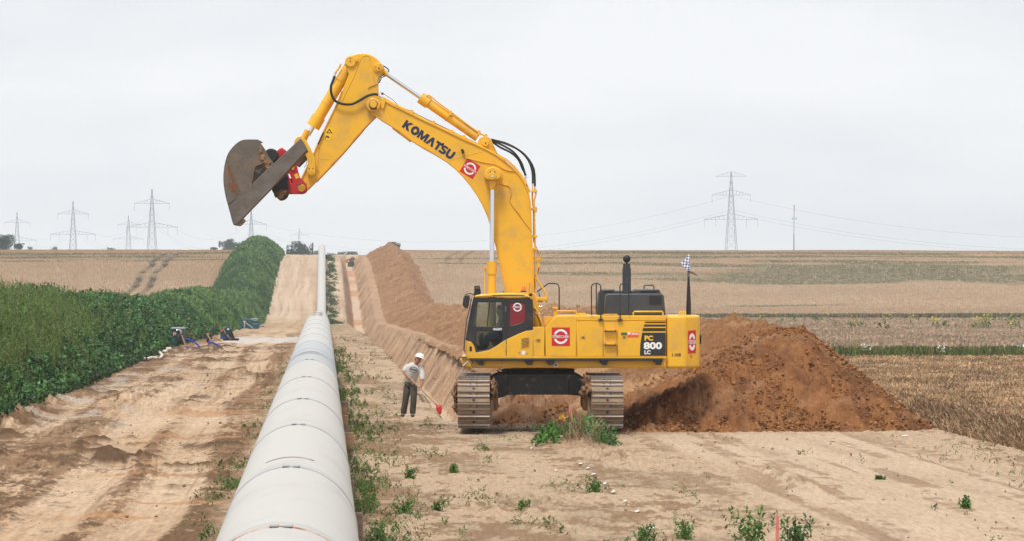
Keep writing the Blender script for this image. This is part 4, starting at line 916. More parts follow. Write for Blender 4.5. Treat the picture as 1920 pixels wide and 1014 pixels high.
# rear wall with posts, front posts
pbox('cab_rear', 988, 560, 999, 667, CY0 + .06, CY1 - .05, BLK, EX, .01)
for y in (CY0 + .03, CY1 - .03): pass
ptube('front_post', [(889, 560, CY0 + .1), (882, 594, CY0 + .1), (875, 637, CY0 + .1)], CY0, 2.4, BLK, EX)
gl = plate('window', [(x, y) for x, y in win_u], CY0 + .025, CY0 + .031, GLS, EX, 0); 
plate('window', win_l, CY0 + .025, CY0 + .031, glass('dark_cab_glass', (.42, .50, .50), .05), EX, 0)
rw = plate('window', win_r, CY0 + .022, CY0 + .032, mat('red_window_film', (.20, .012, .02), .3), EX, 0)
RF = mat('red_window_film_logo', (.20, .012, .02), .3)
arcs = []
for a0, a1 in ((195, 345), (15, 165)):
    o = [(970.2 + x * .62, 574.8 + y * .62) for x, y in circ(0, 0, 13.2, 14, a0, a1)] + [(970.2 + x * .62, 574.8 + y * .62) for x, y in circ(0, 0, 9.6, 14, a1, a0)]
    arcs.append(plate_me([P2(o, CY0)], CY0 + .012, CY0 + .020))
wm('emblem_arc', merge(arcs), WHT, rw); text('lettering', 'STREICHER', 970.2, 574.6, 18, 4, 0, CY0 + .010, WHT, rw, .02)
plate('window_bar', [(917.2, 565), (919.6, 565), (914.4, 611), (912, 611)], CY0 + .012, CY0 + .04, BLK, EX, 0)
text('lettering', 'GALEO', 932.8, 616, 16.5, 4.4, 0, CY0 - .004, WHT, EX, .04)
plate('door_seam', [(948.6, 559), (950, 559), (949.8, 666), (948.4, 666)], CY0 - .015, CY0 - .009, RUB, EX, 0)
plate('hinge', rect(946.8, 643, 949.0, 656), CY0 - .03, CY0 - .01, YELD, EX, .003); plate('hinge', rect(946.8, 573, 949.2, 584), CY0 - .025, CY0 - .005, STG, EX, .003)
plate('door_handle', rrect(987, 611, 996, 614.6, 1.6), CY0 - .01, CY0 + .002, RUB, EX, .003)
vt = plate('vent', [(976, 632), (994, 628.5), (994, 650), (976, 653.5)], CY0 - .018, CY0 - .011, YELD, EX, .002)
for k in range(7): plate('slot', [(978, 634.5 + k * 2.6), (991.5, 632.0 + k * 2.6), (991.5, 633.1 + k * 2.6), (978, 635.6 + k * 2.6)], CY0 - .022, CY0 - .016, BLK, vt, 0)
plate('decal', rect(978.2, 657.2, 984.5, 663.6), CY0 - .016, CY0 - .011, WHT, EX, 0); disc('decal', 974.4, 660, 1.8, CY0 - .016, CY0 - .011, mat('blue_sticker', (.02, .22, .6), .5), EX, 0, 10); disc('keyhole', 988.2, 662.3, 1.1, CY0 - .016, CY0 - .01, BLK, EX, 0, 8)
plate('front_lamp', rrect(880.4, 648, 884.8, 657.5, 1.6), CY0 - .02, CY0 - .01, RUB, EX, .002)
# mast lamp, mirror, beacon, aerial
plate('lamp_tower', [(888, 556), (889.5, 542), (891, 539.5), (901, 540.5), (901.6, 549), (901, 552)], CY0 + .02, CY0 + .3, BLK, EX, .01)
plate('work_lamp', rrect(889, 534.6, 900, 541.5, 2.2), CY0 - .02, CY0 + .18, BLK, EX, .01); plate('lens', rrect(890.4, 536.6, 898.8, 540.2, 1.4), CY0 - .028, CY0 - .018, STG, EX, 0)
mr = plate('mirror', cr_([(872, 553), (880, 552.6), (880.8, 560), (878.6, 572), (875, 575.4), (869.4, 572.5), (868.4, 566), (870, 558)], 3, True), CY0 - .1, CY0 + .02, BLK, EX, .015)
ptube('mirror_arm', [(889, 551), (880, 549), (873, 551), (869.6, 558), (868, 571), (872, 575), (878, 576)], CY0 - .03, .9, BLK, mr, n=6)
ptube('grab_rail', [(884, 558, CY0 - .08), (880, 580, CY0 - .10), (875, 600, CY0 - .10), (871.6, 630, CY0 - .1), (869.8, 655, CY0 - .1), (872.6, 659, CY0)], CY0, .9, BLK, EX, n=8)
ptube('grab_rail', [(882.5, 562), (881, 585), (877, 603)], CY0 - .04, .6, CHR, EX, n=6)
ptube('beacon_post', [(981.2, 553), (981.2, 544)], NY + .1, 1.0, CHR, EX); 
V, Fc = tube_geo([W(981.5, 546.5, NY + .1), W(981.5, 544, NY + .1)], .075, 14); build('beacon_base', [tuple(v) for v in V], Fc, BLK, EX)
V, Fc = tube_geo([W(981.5, 544, NY + .1), W(982, 536.5, NY + .1), W(982, 534.5, NY + .1)], [.062, .052, .03], 16); build('beacon', [tuple(v) for v in V], Fc, ORG, EX, True)
ptube('aerial', [(992, 549), (993.2, 529)], NY + .2, .3, BLK, EX, n=5); lump('lamp', *W(995, 551.5, NY + .1), .055, .05, .045, RUB, EX, 2, 2, 0.0); ptube('aerial', [(944.5, 549), (944.5, 545)], NY + .2, .9, BLK, EX, n=6)
# seat and controls inside
SEATM = mat('grey_seat', (.10, .13, .13), .8); BLUE = mat('blue_overalls', (.03, .10, .32), .85); SHIRT = mat('grey_green_shirt', (.20, .25, .23), .85)
plate('seat', cr_([(925, 640), (934, 634), (944, 634), (946, 600), (951, 600), (954, 640), (950, 648), (930, 650)], 2, True), 110.6, 111.0, SEATM, EX, .03)
plate('console', [(898, 628), (905, 622), (910, 640), (908, 658), (899, 658)], 110.5, 110.9, SEATM, EX, .02)
plate('console', [(922, 633), (940, 631), (942, 650), (926, 652)], 110.36, 110.5, SEATM, EX, .02)
ptube('control_lever', [(928, 634, 110.35), (914, 632, 110.35)], 110.35, .7, RED, EX)
# ---- behind the cab: boom foot, hoses
plate('boom_foot', [(946, 560), (1004, 548), (1014, 590), (1020, 667), (950, 667)], 111.3, 112.6, YELD, EX, .02)
ptube('frame_brace', [(1001, 574), (1006, 580), (1018, 611)], NY + .5, 1.9, YEL, EX); ptube('frame_brace', [(998, 576), (1001, 574)], NY + .5, 2, YEL, EX)
tubes('hose', [(([W(*p, NY + .55) for p in cr_([(999, 583), (1006, 590), (1011, 600), (1014, 611)], 3)]), .012), (([W(*p, NY + .6) for p in cr_([(999, 578), (1009, 586), (1014, 598), (1018, 611)], 3)]), .012), (([W(*p, 111.6) for p in cr_([(1000, 572), (1008, 564), (1012, 556), (1010, 548)], 3)]), .012)], RUB, EX)
ptube('hose_end', [(999, 574, 111.4), (1016, 574, 111.4), (1023, 570, 111.4), (1025, 566, 111.4)], 111.4, 1.5, CHR, EX); ptube('hose_end', [(998, 586.5), (1018, 586.5)], 111.0, .8, CHR, EX)
ptube('hose', [(997, 574.5), (1008, 574)], 111.35, 2.2, RUB, EX)
# ---- boom
B0, B1 = 111.45, 112.3
bt = [(699, 184), (712, 184.5), (723, 191), (738, 199), (753.6, 206), (781, 220), (810, 233.5), (838, 247), (867, 261), (890, 271), (910, 280), (930, 291), (947, 303), (962, 316), (974, 329), (984, 345), (991, 362), (994.5, 380), (996, 410), (997, 440), (998.7, 480), (1000, 520), (1001, 556), (1008, 600), (1004, 640)]
bb = [(975, 648), (958, 610), (949, 550), (940, 510), (933, 474), (928, 454), (920.5, 425), (914, 405), (905, 385), (894, 365.5), (881, 347), (867, 330), (853, 316), (837, 303), (817.5, 291), (793, 277.5), (770, 263), (753, 250), (736, 238), (716, 226), (697, 213), (688, 207), (686, 197), (690, 188)]
plate('boom', bt + bb, B0, B1, YEL, EX, .02)
def flange(name, pts, th, ya, yb, m, parent, d):
    """strip of given thickness (px) along an open line"""
    P = []; Q = []
    for i, p in enumerate(pts):
        a = pts[max(i - 1, 0)]; b = pts[min(i + 1, len(pts) - 1)]; dx, dy = b[0] - a[0], b[1] - a[1]; l = math.hypot(dx, dy); nx, ny = -dy / l, dx / l
        P.append((p[0] + nx * th / 2, p[1] + ny * th / 2)); Q.append((p[0] - nx * th / 2, p[1] - ny * th / 2))
    return plate(name, P + Q[::-1], ya, yb, m, parent, .003, d=d)
flange('boom_flange', bt[2:23], 2.0, B0 - .035, B1 + .035, YEL, EX, B0); flange('boom_flange', bb[2:21], 2.0, B0 - .035, B1 + .035, YELD, EX, B0)
plate('pad', [(1000 - 263, 238.5), (737 + 33, 262.5), (768, 266), (735, 241.5)], B0 - .01, B1 + .01, YELD, EX, 0)
tj = plate('boom_tip', circ(700, 197, 13.2, 26), B0 - .07, B1 + .07, YEL, EX, .02)
plate('pin_ring', circ(700.5, 198, 9.0, 22), B0 - .09, B0 - .06, MUD, EX, .01); plate('pin', circ(700, 196.5, 6.6, 20), B0 - .15, B1 + .15, YEL, EX, .012)
plate('pin_lock', [(716, 186), (720, 184), (724, 186), (719, 205), (715, 203.5)], B0 - .06, B0, YEL, EX, .008); plate('pin_lock', [(706, 200), (710, 198), (712, 203), (707, 206)], B0 - .12, B0 - .02, YELD, EX, .006)
def block_word(name, cx, cy, length, h, ang, d, m, parent):
    L_ = {'K': (1.22, [[(0, 0), (.36, 0), (.36, .34), (.74, 0), (1.22, 0), (.66, .52), (1.16, 1), (.72, 1), (.36, .66), (.36, 1), (0, 1)]]),
          'O': (1.18, [[(.59 + .59 * math.cos(a), .5 + .53 * math.sin(a)) for a in np.linspace(0, 6.2832, 25)[:-1]], [(.59 + .23 * math.cos(a), .5 + .22 * math.sin(a)) for a in np.linspace(0, 6.2832, 19)[:-1]]]),
          'M': (1.42, [[(0, 0), (.32, 0), (.32, .56), (.58, 0), (.84, 0), (1.10, .56), (1.10, 0), (1.42, 0), (1.42, 1), (1.00, 1), (.71, .42), (.42, 1), (0, 1)]]),
          'A': (1.20, [[(0, 0), (.36, 0), (.60, .56), (.84, 0), (1.20, 0), (.78, 1), (.42, 1)]]),
          'T': (.98, [[(.32, 0), (.66, 0), (.66, .72), (.98, .72), (.98, 1), (0, 1), (0, .72), (.32, .72)]]),
          "'": (.26, [[(0, .88), (.26, .88), (.26, 1.14), (0, 1.14)]]),
          'S': (.98, [[(0, .02), (.55, -.02), (.86, .08), (.98, .30), (.90, .50), (.66, .60), (.38, .66), (.36, .73), (.46, .77), (.92, .76), (.92, 1), (.42, 1.02), (.14, .93), (.02, .72), (.08, .50), (.32, .41), (.60, .35), (.62, .28), (.52, .24), (0, .26)]]),
          'U': (1.12, [[(0, 1), (0, .36), (.10, .1), (.34, -.02), (.78, -.02), (1.02, .1), (1.12, .36), (1.12, 1), (.78, 1), (.78, .38), (.68, .26), (.44, .26), (.34, .38), (.34, 1)]])}
    x = 0; polys = []
    for ch in "KOMAT'SU":
        w_, ps = L_[ch]
        if ch == "'": x -= .22
        polys.append([[(px + x, py) for px, py in p] for p in ps]); x += w_ + (.035 if ch != "'" else -.12)
    mes = []
    for ps in polys:
        q = [rot2([((px / x - .5) * length, -(py - .5) * h) for px, py in p], cx, cy, ang) for p in ps]
        mes.append(plate_me([P2(k, d) for k in q], d, d + .004))
    return wm(name, merge(mes), m, parent)
block_word('lettering', 804.2, 263.0, 112, 16.4, 33.8, B0 - .005, NAVY, EX)
logo(881.3, 317, 28.5, 28.5, 31, B0 - .002, EX)
ptube('weld_seam', [(838, 306), (846, 300), (905, 284.5)], B0 - .002, .5, YEL, EX, n=5)
ptube('weld_seam', [(718, 187), (733, 222)], B0 - .002, .4, YEL, EX, n=5)
plate('work_lamp', [(864, 281), (868, 279.5), (871, 286), (867, 289)], B0 - .12, B0, RUB, EX, .01)
tubes('cable', [([W(*p, B0 - .02) for p in cr_([(867, 289), (872, 296), (890, 301), (912, 306), (930, 309), (950, 320), (972, 322)], 3)], .012), ([W(*p, B0 - .02) for p in cr_([(925, 342), (940, 346), (955, 350), (959, 362), (955, 374), (958, 382), (975, 405), (996, 433)], 3)], .012)], YELD, EX, 6)
# boom cylinder boss
plate('cylinder_boss', circ(924.5, 331, 17.5, 28), B0 - .05, B0 + .02, YEL, EX, .02)
plate('pin_cover', circ(923.8, 329, 15.2, 20, 180, 360) + [(939, 334), (932, 338), (915, 338), (908.6, 334)], B0 - .42, B0 - .04, YEL, EX, .025)
plate('pin', circ(923.2, 331, 7, 20), B0 - .46, B0 - .40, YEL, EX, .012); disc('bolt', 923.2, 331.4, 1.6, B0 - .48, B0 - .45, CHR, EX, 0, 10)
for x in (919, 927.5): disc('bolt', x, 323, 1.3, B0 - .44, B0 - .41, STL, EX, 0, 8)
for dd, nm in ((B0 - .22, 1), (B1 + .22, 0)):
    ptube('cylinder_rod', [(923.0, 355), (922.2, 493)], dd, 4.3, CHR, EX, n=18)
    plate('rod_end', [(916, 337), (930, 337), (928, 356), (918, 356)], dd - .1, dd + .1, YEL, EX, .03)
    ptube('cylinder_head', [(922.2, 490.5), (922.2, 513)], dd, 9.4, YEL, EX, n=22); ptube('cylinder', [(922.2, 512), (922.2, 640)], dd, 7.9, YEL, EX, n=22)
    ptube('cylinder_pipe', [(911.5, 500), (909.5, 503), (909.5, 560)], dd, 1.6, YEL, EX, n=8); plate('pipe_fitting', rect(908, 500, 914, 505), dd - .04, dd + .04, YELD, EX, .005)
# arm cylinder on the boom
AC = (B0 + B1) / 2
plate('cylinder_bracket', [(893, 276), (898, 261), (905, 256.5), (916, 257), (921, 263), (933, 289), (915, 284)], AC - .22, AC + .22, YEL, EX, .015)
disc('pin', 910.2, 269, 6.2, AC - .30, AC + .30, YEL, EX, .012); disc('pin', 910.4, 269, 1.3, AC - .32, AC - .29, BLK, EX, 0, 8)
ax0, ax1 = (712, 133), (910.2, 269)
def alongp(a, b, t): return (a[0] + (b[0] - a[0]) * t, a[1] + (b[1] - a[1]) * t)
a0 = (708.5, 128.5); a1 = (905, 264)
ptube('rod_end', [alongp(a0, a1, .02), alongp(a0, a1, .085)], AC, 6.0, YEL, EX, n=16); ptube('cylinder_rod', [alongp(a0, a1, .08), alongp(a0, a1, .42)], AC, 4.0, CHR, EX, n=16)
ptube('cylinder_head', [alongp(a0, a1, .405), alongp(a0, a1, .485)], AC, 11.2, YEL, EX, n=22); ptube('cylinder', [alongp(a0, a1, .48), alongp(a0, a1, .955)], AC, 9.0, YEL, EX, n=22)
for t in (.665, ): ptube('cylinder_band', [alongp(a0, a1, t), alongp(a0, a1, t + .01)], AC, 10.0, YEL, EX, n=22)
ptube('cylinder_pipe', [(799, 188), (800, 180), (804, 178.5), (812, 185), (822, 193.5), (846, 211), (880, 237), (899, 250), (911, 257)], AC - .12, 1.5, YEL, EX, n=8)
for x, y in ((844, 213), (898, 250), (911, 257)): pbox('pipe_clamp', x - 2.5, y - 5, x + 3, y + 4, AC - .18, AC - .05, YEL, EX, .005)
# pipe runs along the boom top
r1 = [(717, 187), (735, 197), (765, 212), (795, 228), (830, 244), (865, 260), (900, 277), (925, 290), (950, 305), (964, 318), (976, 333), (986, 350), (992, 364)]
for off, yy in ((-2.6, B0 + .12), (-3.2, B0 + .32), (-4.0, B0 + .55)):
    ptube('hydraulic_pipe', [(x + (0 if x < 950 else 1.5), y + off) for x, y in r1], yy, 1.5, YEL, EX, n=8)
for x, y in ((772, 211.5), (813, 232), (847, 249), (870, 259), (985, 343)): pbox('pipe_clamp', x - 2.6, y - 5, x + 2.4, y + 3, B0 + .05, B0 + .65, YEL, EX, .005)
ptube('cable', cr_([(713, 174), (718, 176), (724, 180), (738, 189), (747, 199), (770, 209), (800, 224), (850, 248), (885, 268)], 2), AC, .5, RUB, EX, n=5)
lump('coupling', *W(717, 176.5, AC), .04, .04, .03, RED, EX, 3, 2, .2)
for k, (pts, yy, r) in enumerate((([(921, 262), (935, 266), (955, 273), (974, 283), (990, 300), (998, 322), (999, 345)], B0 + .1, 1.9), ([(921, 264), (940, 272), (962, 285), (976, 303), (982, 318), (985, 330)], B0 + .25, 1.9), ([(922, 266), (938, 277), (958, 287), (972, 300), (979, 316), (986, 329)], B0 + .4, 1.9), ([(922, 263), (945, 268), (968, 279), (987, 294), (1001, 318), (1003, 350)], B0 + .55, 1.9))):
    ptube('hose', cr_(pts, 3), yy, r, RUB, EX, n=8)
    e = pts[-1]; ptube('hose_end', [(e[0], e[1] - 1), (e[0] + .6, e[1] + 7)], yy, 1.7, CHR, EX, n=8)
    ptube('hose_end', [(916, 259), (922, 263.5)], yy, 1.6, CHR, EX, n=8)
ptube('hydraulic_pipe', [(1004.5, 356), (1004.5, 366), (1001, 378), (1002, 400), (1003.4, 470), (1004, 540)], B0 + .1, 1.7, YEL, EX, n=8)
ptube('hydraulic_pipe', [(999, 353), (998, 372), (1000.5, 395), (1001, 452), (1004, 462), (1014, 483), (1013, 488), (1010, 492), (1010, 512)], B0 + .3, 1.5, YEL, EX, n=8)
ptube('hydraulic_pipe', [(1004, 515), (1006, 521), (1022, 546), (1025, 556), (1025, 568)], B0 + .1, 1.9, YEL, EX, n=8)
ptube('hydraulic_pipe', [(1002, 520), (1002, 560)], B0 + .2, 1.8, YEL, EX, n=8)
for y in (359, 393, 444, 468, 512): pbox('pipe_clamp', 996, y - 2, 1007.5, y + 2, B0 + .05, B0 + .4, YEL, EX, .005)
pbox('valve', 1002, 388, 1006.5, 399, B0 + .0, B0 + .3, YELD, EX, .01); pbox('valve', 1006, 484, 1014, 492, B0 + .1, B0 + .4, YELD, EX, .01); pbox('valve', 1007, 493, 1012.5, 503, B0 + .1, B0 + .4, YEL, EX, .015); pbox('valve', 1001, 484, 1006, 489, B0 + .1, B0 + .4, YELD, EX, .01)
pbox('valve', 1006, 556, 1026, 563, B0 - .1, B0 + .4, YEL, EX, .02); pbox('valve', 1008, 561, 1018, 566, B0 - .05, B0 + .3, YELD, EX, .02); pbox('valve', 998, 552, 1006, 566, B0 - .1, B0 + .3, YEL, EX, .02)
# ---- arm
A0, A1 = 111.55, 112.2
arm = [(648.4, 126), (646.6, 118), (648, 110), (653, 106), (663, 103.4), (672, 101.4), (681, 100.8), (690, 102), (698, 105), (706, 110), (712, 116), (718, 126), (719.5, 133), (716, 139), (711.4, 144), (708.6, 152), (708.4, 165), (709.5, 176), (712.5, 184), (711, 205), (703.6, 219), (693, 229), (684, 238.5), (674, 251), (663, 263.5), (643.5, 286), (624, 307.5), (607, 325), (592, 341), (584, 349), (577, 356), (569, 360), (562, 357), (560, 349), (562, 341), (568, 330), (577, 311), (588, 289), (600, 261), (613, 233), (622, 215), (631, 197), (641, 171), (650.5, 149), (654, 139)]
plate('arm', arm, A0, A1, YEL, EX, .02)
flange('arm_flange', arm[19:29], 2.2, A0 - .03, A1 + .03, YELD, EX, A0); flange('arm_flange', arm[34:43], 2.2, A0 - .03, A1 + .03, YELD, EX, A0)
seam = cr_([(641, 190), (652, 167), (664, 143), (672, 122), (677.5, 109.5), (683, 105), (689.5, 105), (694, 110), (696.5, 120), (700, 140), (704, 160), (708, 174)], 3)
ptube('weld_rib', seam, A0, 1.0, YEL, EX, n=8)
ptube('weld_seam', [(588, 296), (606, 299.5), (627, 300)], A0, .45, YEL, EX, n=5)
disc('pin', 657.3, 116, 10.2, A0 - .06, A1 + .06, YEL, EX, .015); disc('bolt', 656.8, 115.5, 1.2, A0 - .075, A0 - .055, BLK, EX, 0, 8); disc('bolt', 656.6, 109.6, .9, A0 - .075, A0 - .055, BLK, EX, 0, 8)
pbox('pin_lock', 664, 110.5, 671, 116.5, A0 - .07, A0, YELD, EX, .012); 
plate('cylinder_boss', circ(710, 128, 9.6, 22), A0 - .05, A1 + .05, YEL, EX, .015); disc('pin', 710.2, 128.6, 6.2, A0 - .10, A1 + .1, YELD, EX, .012); disc('bolt', 710.2, 128.6, 1.3, A0 - .12, A0 - .095, BLK, EX, 0, 8)
plate('pin_lock', [(701.5, 123), (708, 119), (713.5, 120.5), (712, 123.5), (703, 126)], A0 - .09, A0, YEL, EX, .008)
tubes('cable', [([W(*p, A0) for p in cr_([(714, 122), (722, 126), (728, 131), (729, 136)], 3)], .015), ([W(*p, A0) for p in cr_([(723, 143), (716, 146), (713, 152), (709, 157)], 3)], .012), ([W(*p, A0 + .1) for p in cr_([(720, 140), (714, 145), (711, 151), (713, 156)], 3)], .01)], RUB, EX, 6)
ptube('grease_pipe', [(690, 165.5), (697, 161.5), (709, 157)], A0 - .02, .9, YELD, EX, n=6)
sg = plate('warning_sign', [(614, 238.6), (626.6, 242.2), (618.6, 264.8), (606, 261)], A0 - .008, A0 - .001, YLT, EX, 0)
plate('pictogram', [(617.5, 241.5), (623.2, 250.5), (611.8, 250)], A0 - .014, A0 - .007, BLK, sg, 0, holes=[[(617.4, 244), (620.6, 249.4), (614.2, 249)]]); plate('pictogram', [(612, 254), (618, 257.4), (617, 259.6), (611, 257.6), (610, 261.6), (608.8, 261)], A0 - .014, A0 - .007, BLK, sg, 0)
ptube('hose', cr_([(627.4, 143), (624.5, 152), (620.5, 163), (621.5, 177), (627, 188), (635, 193.4), (648, 196.3), (662, 195.2), (676, 188), (690, 180), (702, 177.2), (709, 178.6)], 3), A0 - .12, 2.4, RUB, EX, n=10)
ptube('hose_end', [(708, 178.2), (717, 184)], A0 - .12, 1.8, CHR, EX); ptube('hose_end', [(628.5, 137), (626.6, 147)], A0 - .12, 1.8, CHR, EX)
ptube('hydraulic_pipe', [(641, 121), (637.5, 122), (634, 132), (627.5, 137), (626, 141)], A0 - .05, 1.4, YEL, EX, n=8)
ptube('hose', cr_([(607, 249), (603, 256), (600, 264), (596, 271)], 3), A0 - .05, 1.2, RUB, EX, n=6); ptube('grease_pipe', [(598, 277), (596.5, 318)], A0 - .01, .4, YELD, EX, n=5)
for x, y in ((598, 275.5), (596.5, 319.5), (585.5, 347 - 6), (573, 343)): disc('bolt', x, y, 1.7, A0 - .04, A0, YELD, EX, .004, 10)
# bucket cylinder
q0 = (655, 122); q1 = (584, 243)
ptube('cylinder', [(653, 128), alongp(q0, q1, .82)], AC, 10.8, YEL, EX, n=22); ptube('cylinder_end', [(657, 117), (652, 128)], AC, 8.2, MUD, EX, n=16)
ptube('cylinder_band', [alongp(q0, q1, .235), alongp(q0, q1, .25)], AC, 11.6, YELD, EX, n=22); ptube('cylinder_band', [alongp(q0, q1, .60), alongp(q0, q1, .61)], AC, 11.3, YEL, EX, n=22)
ptube('cylinder_head', [alongp(q0, q1, .80), alongp(q0, q1, .965)], AC, 13.0, YEL, EX, n=22); ptube('cylinder_rod', [alongp(q0, q1, .95), alongp(q0, q1, 1.09)], AC, 4.2, CHR, EX, n=16)
ptube('cylinder_pipe', [(639, 124), (632, 132), (624, 150)], AC - .16, 1.6, YEL, EX, n=8)
ptube('rod_end', [(577.5, 245), (568, 264)], AC, 6.4, YELD, EX, n=14)
# link
link = cr_([(551.4, 270), (555, 260), (563, 256), (571.4, 260.7), (578.3, 271.8), (586.6, 288), (590.8, 302), (591.2, 318), (590.4, 327), (583, 332.5), (576, 328), (575, 318), (577.4, 308), (574, 295), (570, 287), (560, 277)], 3, True)
for y0, y1 in ((A0 - .16, A0 - .04), (A1 + .04, A1 + .16)): plate('bucket_link', link, y0, y1, YEL, EX, .015)
disc('pin', 583, 324.5, 5.6, A0 - .20, A1 + .2, YELD, EX, .012)
for x in (579.6, 586.4): disc('bolt', x, 316.5, 1.2, A0 - .18, A0 - .15, STL, EX, 0, 8)
plate('bucket_link', [(550, 308), (566, 288), (575, 293), (574, 300), (560, 314)], AC - .25, AC + .25, STL, EX, .03)
ptube('cable', cr_([(571, 292), (575, 298), (574, 309), (570, 315)], 3), A0 - .2, .5, RUB, EX, n=5)
# quick coupler
cpl = [(533, 330), (540, 318), (550, 308), (556.5, 310.5), (559, 322), (562.4, 334), (570, 341), (575.4, 350), (576.4, 358.5), (573, 363), (568, 365), (539, 365), (537.5, 350)]
for y0, y1 in ((A0 - .14, A0 - .03), (A1 + .03, A1 + .14)): plate('quick_coupler', cpl, y0, y1, RED, EX, .015, holes=[[(540, 327.5), (542.5, 326), (549.5, 343), (547, 344.5)]])
pbox('quick_coupler', 538, 335, 556, 364, A0, A1, RED, EX, .02)
disc('pin', 565.2, 353, 7.3, A0 - .2, A1 + .2, YELD, EX, .015); plate('pin_lock', [(558, 347), (562, 343), (566, 346), (562, 350)], A0 - .2, A0 - .12, STL, EX, .01)
plate('decal', [(551.2, 328), (557, 325.6), (561.4, 333.6), (555, 336.4)], A0 - .15, A0 - .14, YLT, EX, 0); plate('bracket', [(543.4, 315), (552.6, 307.5), (551.5, 317), (549.6, 320.6)], A0 - .18, A0 - .13, YEL, EX, .006)
plate('quick_coupler', [(505, 297), (524, 279), (528.4, 277.4), (536.5, 284), (518, 306), (512, 306)], A0 - .05, A1 + .05, RED, EX, .03)
# ---- bucket
K0, K1 = 110.85, 113.0
side = cr_([(442, 423), (437.2, 421.4), (432, 403), (427.4, 386), (422.6, 368), (419.6, 350), (418.6, 333), (420.2, 314), (425, 294), (431.5, 282), (440, 272.5), (449, 265.5), (458, 262.5), (470, 262), (483.5, 262.2)], 2)
tail = [(491, 272), (499, 284), (504, 295), (512.5, 305), (508, 340), (500, 356)]
bk = plate('bucket', side + tail, K0, K0 + .06, STL, EX, .008)
plate('side_plate', side + tail, K1 - .06, K1, STL, bk, .008)
# curved shell between the side plates
sh = P2(side, K0); inn = P2([(x + (490 - x) * .03, y + (330 - y) * .03) for x, y in side], K0)
wm('shell', plate_me([sh + inn[::-1]], K0 + .05, K1 - .05), STL, bk)
stripb = [(428.8, 386.5), (563.5, 260), (569.5, 267.5), (576.3, 280.6), (508.5, 354.8), (443.5, 421.5), (437.5, 421)]
plate('side_cutter', stripb, K0 - .05, K0 + .0, STG, bk, .008); 
plate('side_cutter', stripb, K1 + .0, K1 + .05, STL, bk, .008)
plate('side_cutter', [(428, 384), (425, 372), (431, 340), (427, 310), (432, 308), (447, 352), (452, 366)], K0 - .02, K0 + .0, STG, bk, .004)
wm('cutting_edge', plate_me([P2([(437.5, 421.5), (443.5, 422), (452, 413), (447, 408)], K0)], K0 + .0, K1), STL, bk)
wm('floor_plate', plate_me([P2([(444, 420.5), (447, 420), (578, 284.5), (575.5, 281.5)], K0)], K0 + .02, K0 + .16), MUD, bk)
plate('torque_tube', circ(508, 292, 13, 24), K0 + .08, K1 - .08, BLKM, bk, .02)
ear = cr_([(508, 352), (512, 362), (518, 370), (524, 376), (532, 376), (539, 370), (541.5, 360), (540, 345), (538, 326), (520, 300), (508, 310), (506, 335)], 2, True)
for y0, y1 in ((A0 - .45, A0 - .2), (A1 + .2, A1 + .45)): plate('hanger', ear, y0, y1, BLKM, bk, .03)
lump('clinging_soil', *W(527, 364, A0 - .3), .15, .28, .16, MUD, bk, 9, 3, .4)
for i, (x, y, sx, sz, a) in enumerate(((447, 386, .10, .035, 0), (460, 372, .14, .05, 0), (475, 357, .14, .06, 0), (487, 344, .14, .06, 0), (499, 331, .15, .08, 0), (508, 318, .14, .10, 0), (500, 309, .10, .09, 0), (493, 296, .06, .12, 0), (489, 282, .045, .12, 0), (455, 380, .05, .04, 0), (467, 364, .06, .05, 0))):
    lump('clinging_soil', *W(x, y, K0 + .0), sx, .04, sz, MUD, bk, 20 + i, 3, .6)
wm('soil_plate', plate_me([P2(cr_([(470, 352), (473, 340), (476, 322), (483, 311), (492, 309), (499, 303), (506, 306), (510, 318), (497, 332), (484, 346)], 2, True), K0)], K0 - .015, K0), BLKM, bk)
ptube('soil_rim', cr_([(468, 352), (473, 338), (475.5, 322), (481, 311), (490, 308), (497, 300), (503, 300)], 3), K0 - .02, 1.1, MUD, bk, n=6)
for pts in ([(427, 312), (430, 309), (436, 330), (447, 366), (443, 368)], [(428, 344), (434, 343), (439, 360), (434, 361)]): plate('rust_streak', pts, K0 - .028, K0 - .018, mat('rust', (.20, .065, .02), .8, 0, (.1, .05, .03), 8), bk, 0)
# operator in the cab
def skin_fig(name, nodes, edges, m, parent, sub=2):
    org = ORIG[parent.name] if parent is not None else Vector((0, 0, 0))
    keys = list(nodes); me = bpy.data.meshes.new(name); me.from_pydata([tuple(Vector(nodes[k][0]) - org) for k in keys], [(keys.index(a), keys.index(b)) for a, b in edges], []); me.update()
    o = bpy.data.objects.new(name, me); COL.objects.link(o); me.materials.append(m)
    if parent is not None: o.parent = parent; ORIG[o.name] = org
    sk = o.modifiers.new('skin', 'SKIN'); sk.use_smooth_shade = True
    for i, k in enumerate(keys):
        r = nodes[k][1]; me.skin_vertices[0].data[i].radius = r if isinstance(r, tuple) else (r, r); me.skin_vertices[0].data[i].use_root = (i == 0)
    s = o.modifiers.new('sub', 'SUBSURF'); s.levels = sub; s.render_levels = sub
    return o
SKIN = mat('skin', (.36, .17, .10), .6); HAIR = mat('dark_hair', (.015, .011, .009), .7)
OP = empty('person', W(938, 655, 110.8), 'machine operator in blue overalls and grey shirt seated inside the excavator cab', 'person')
D = 110.78
def N(px, py, dd=0, r=.06): return (W(px, py, D + dd), r)
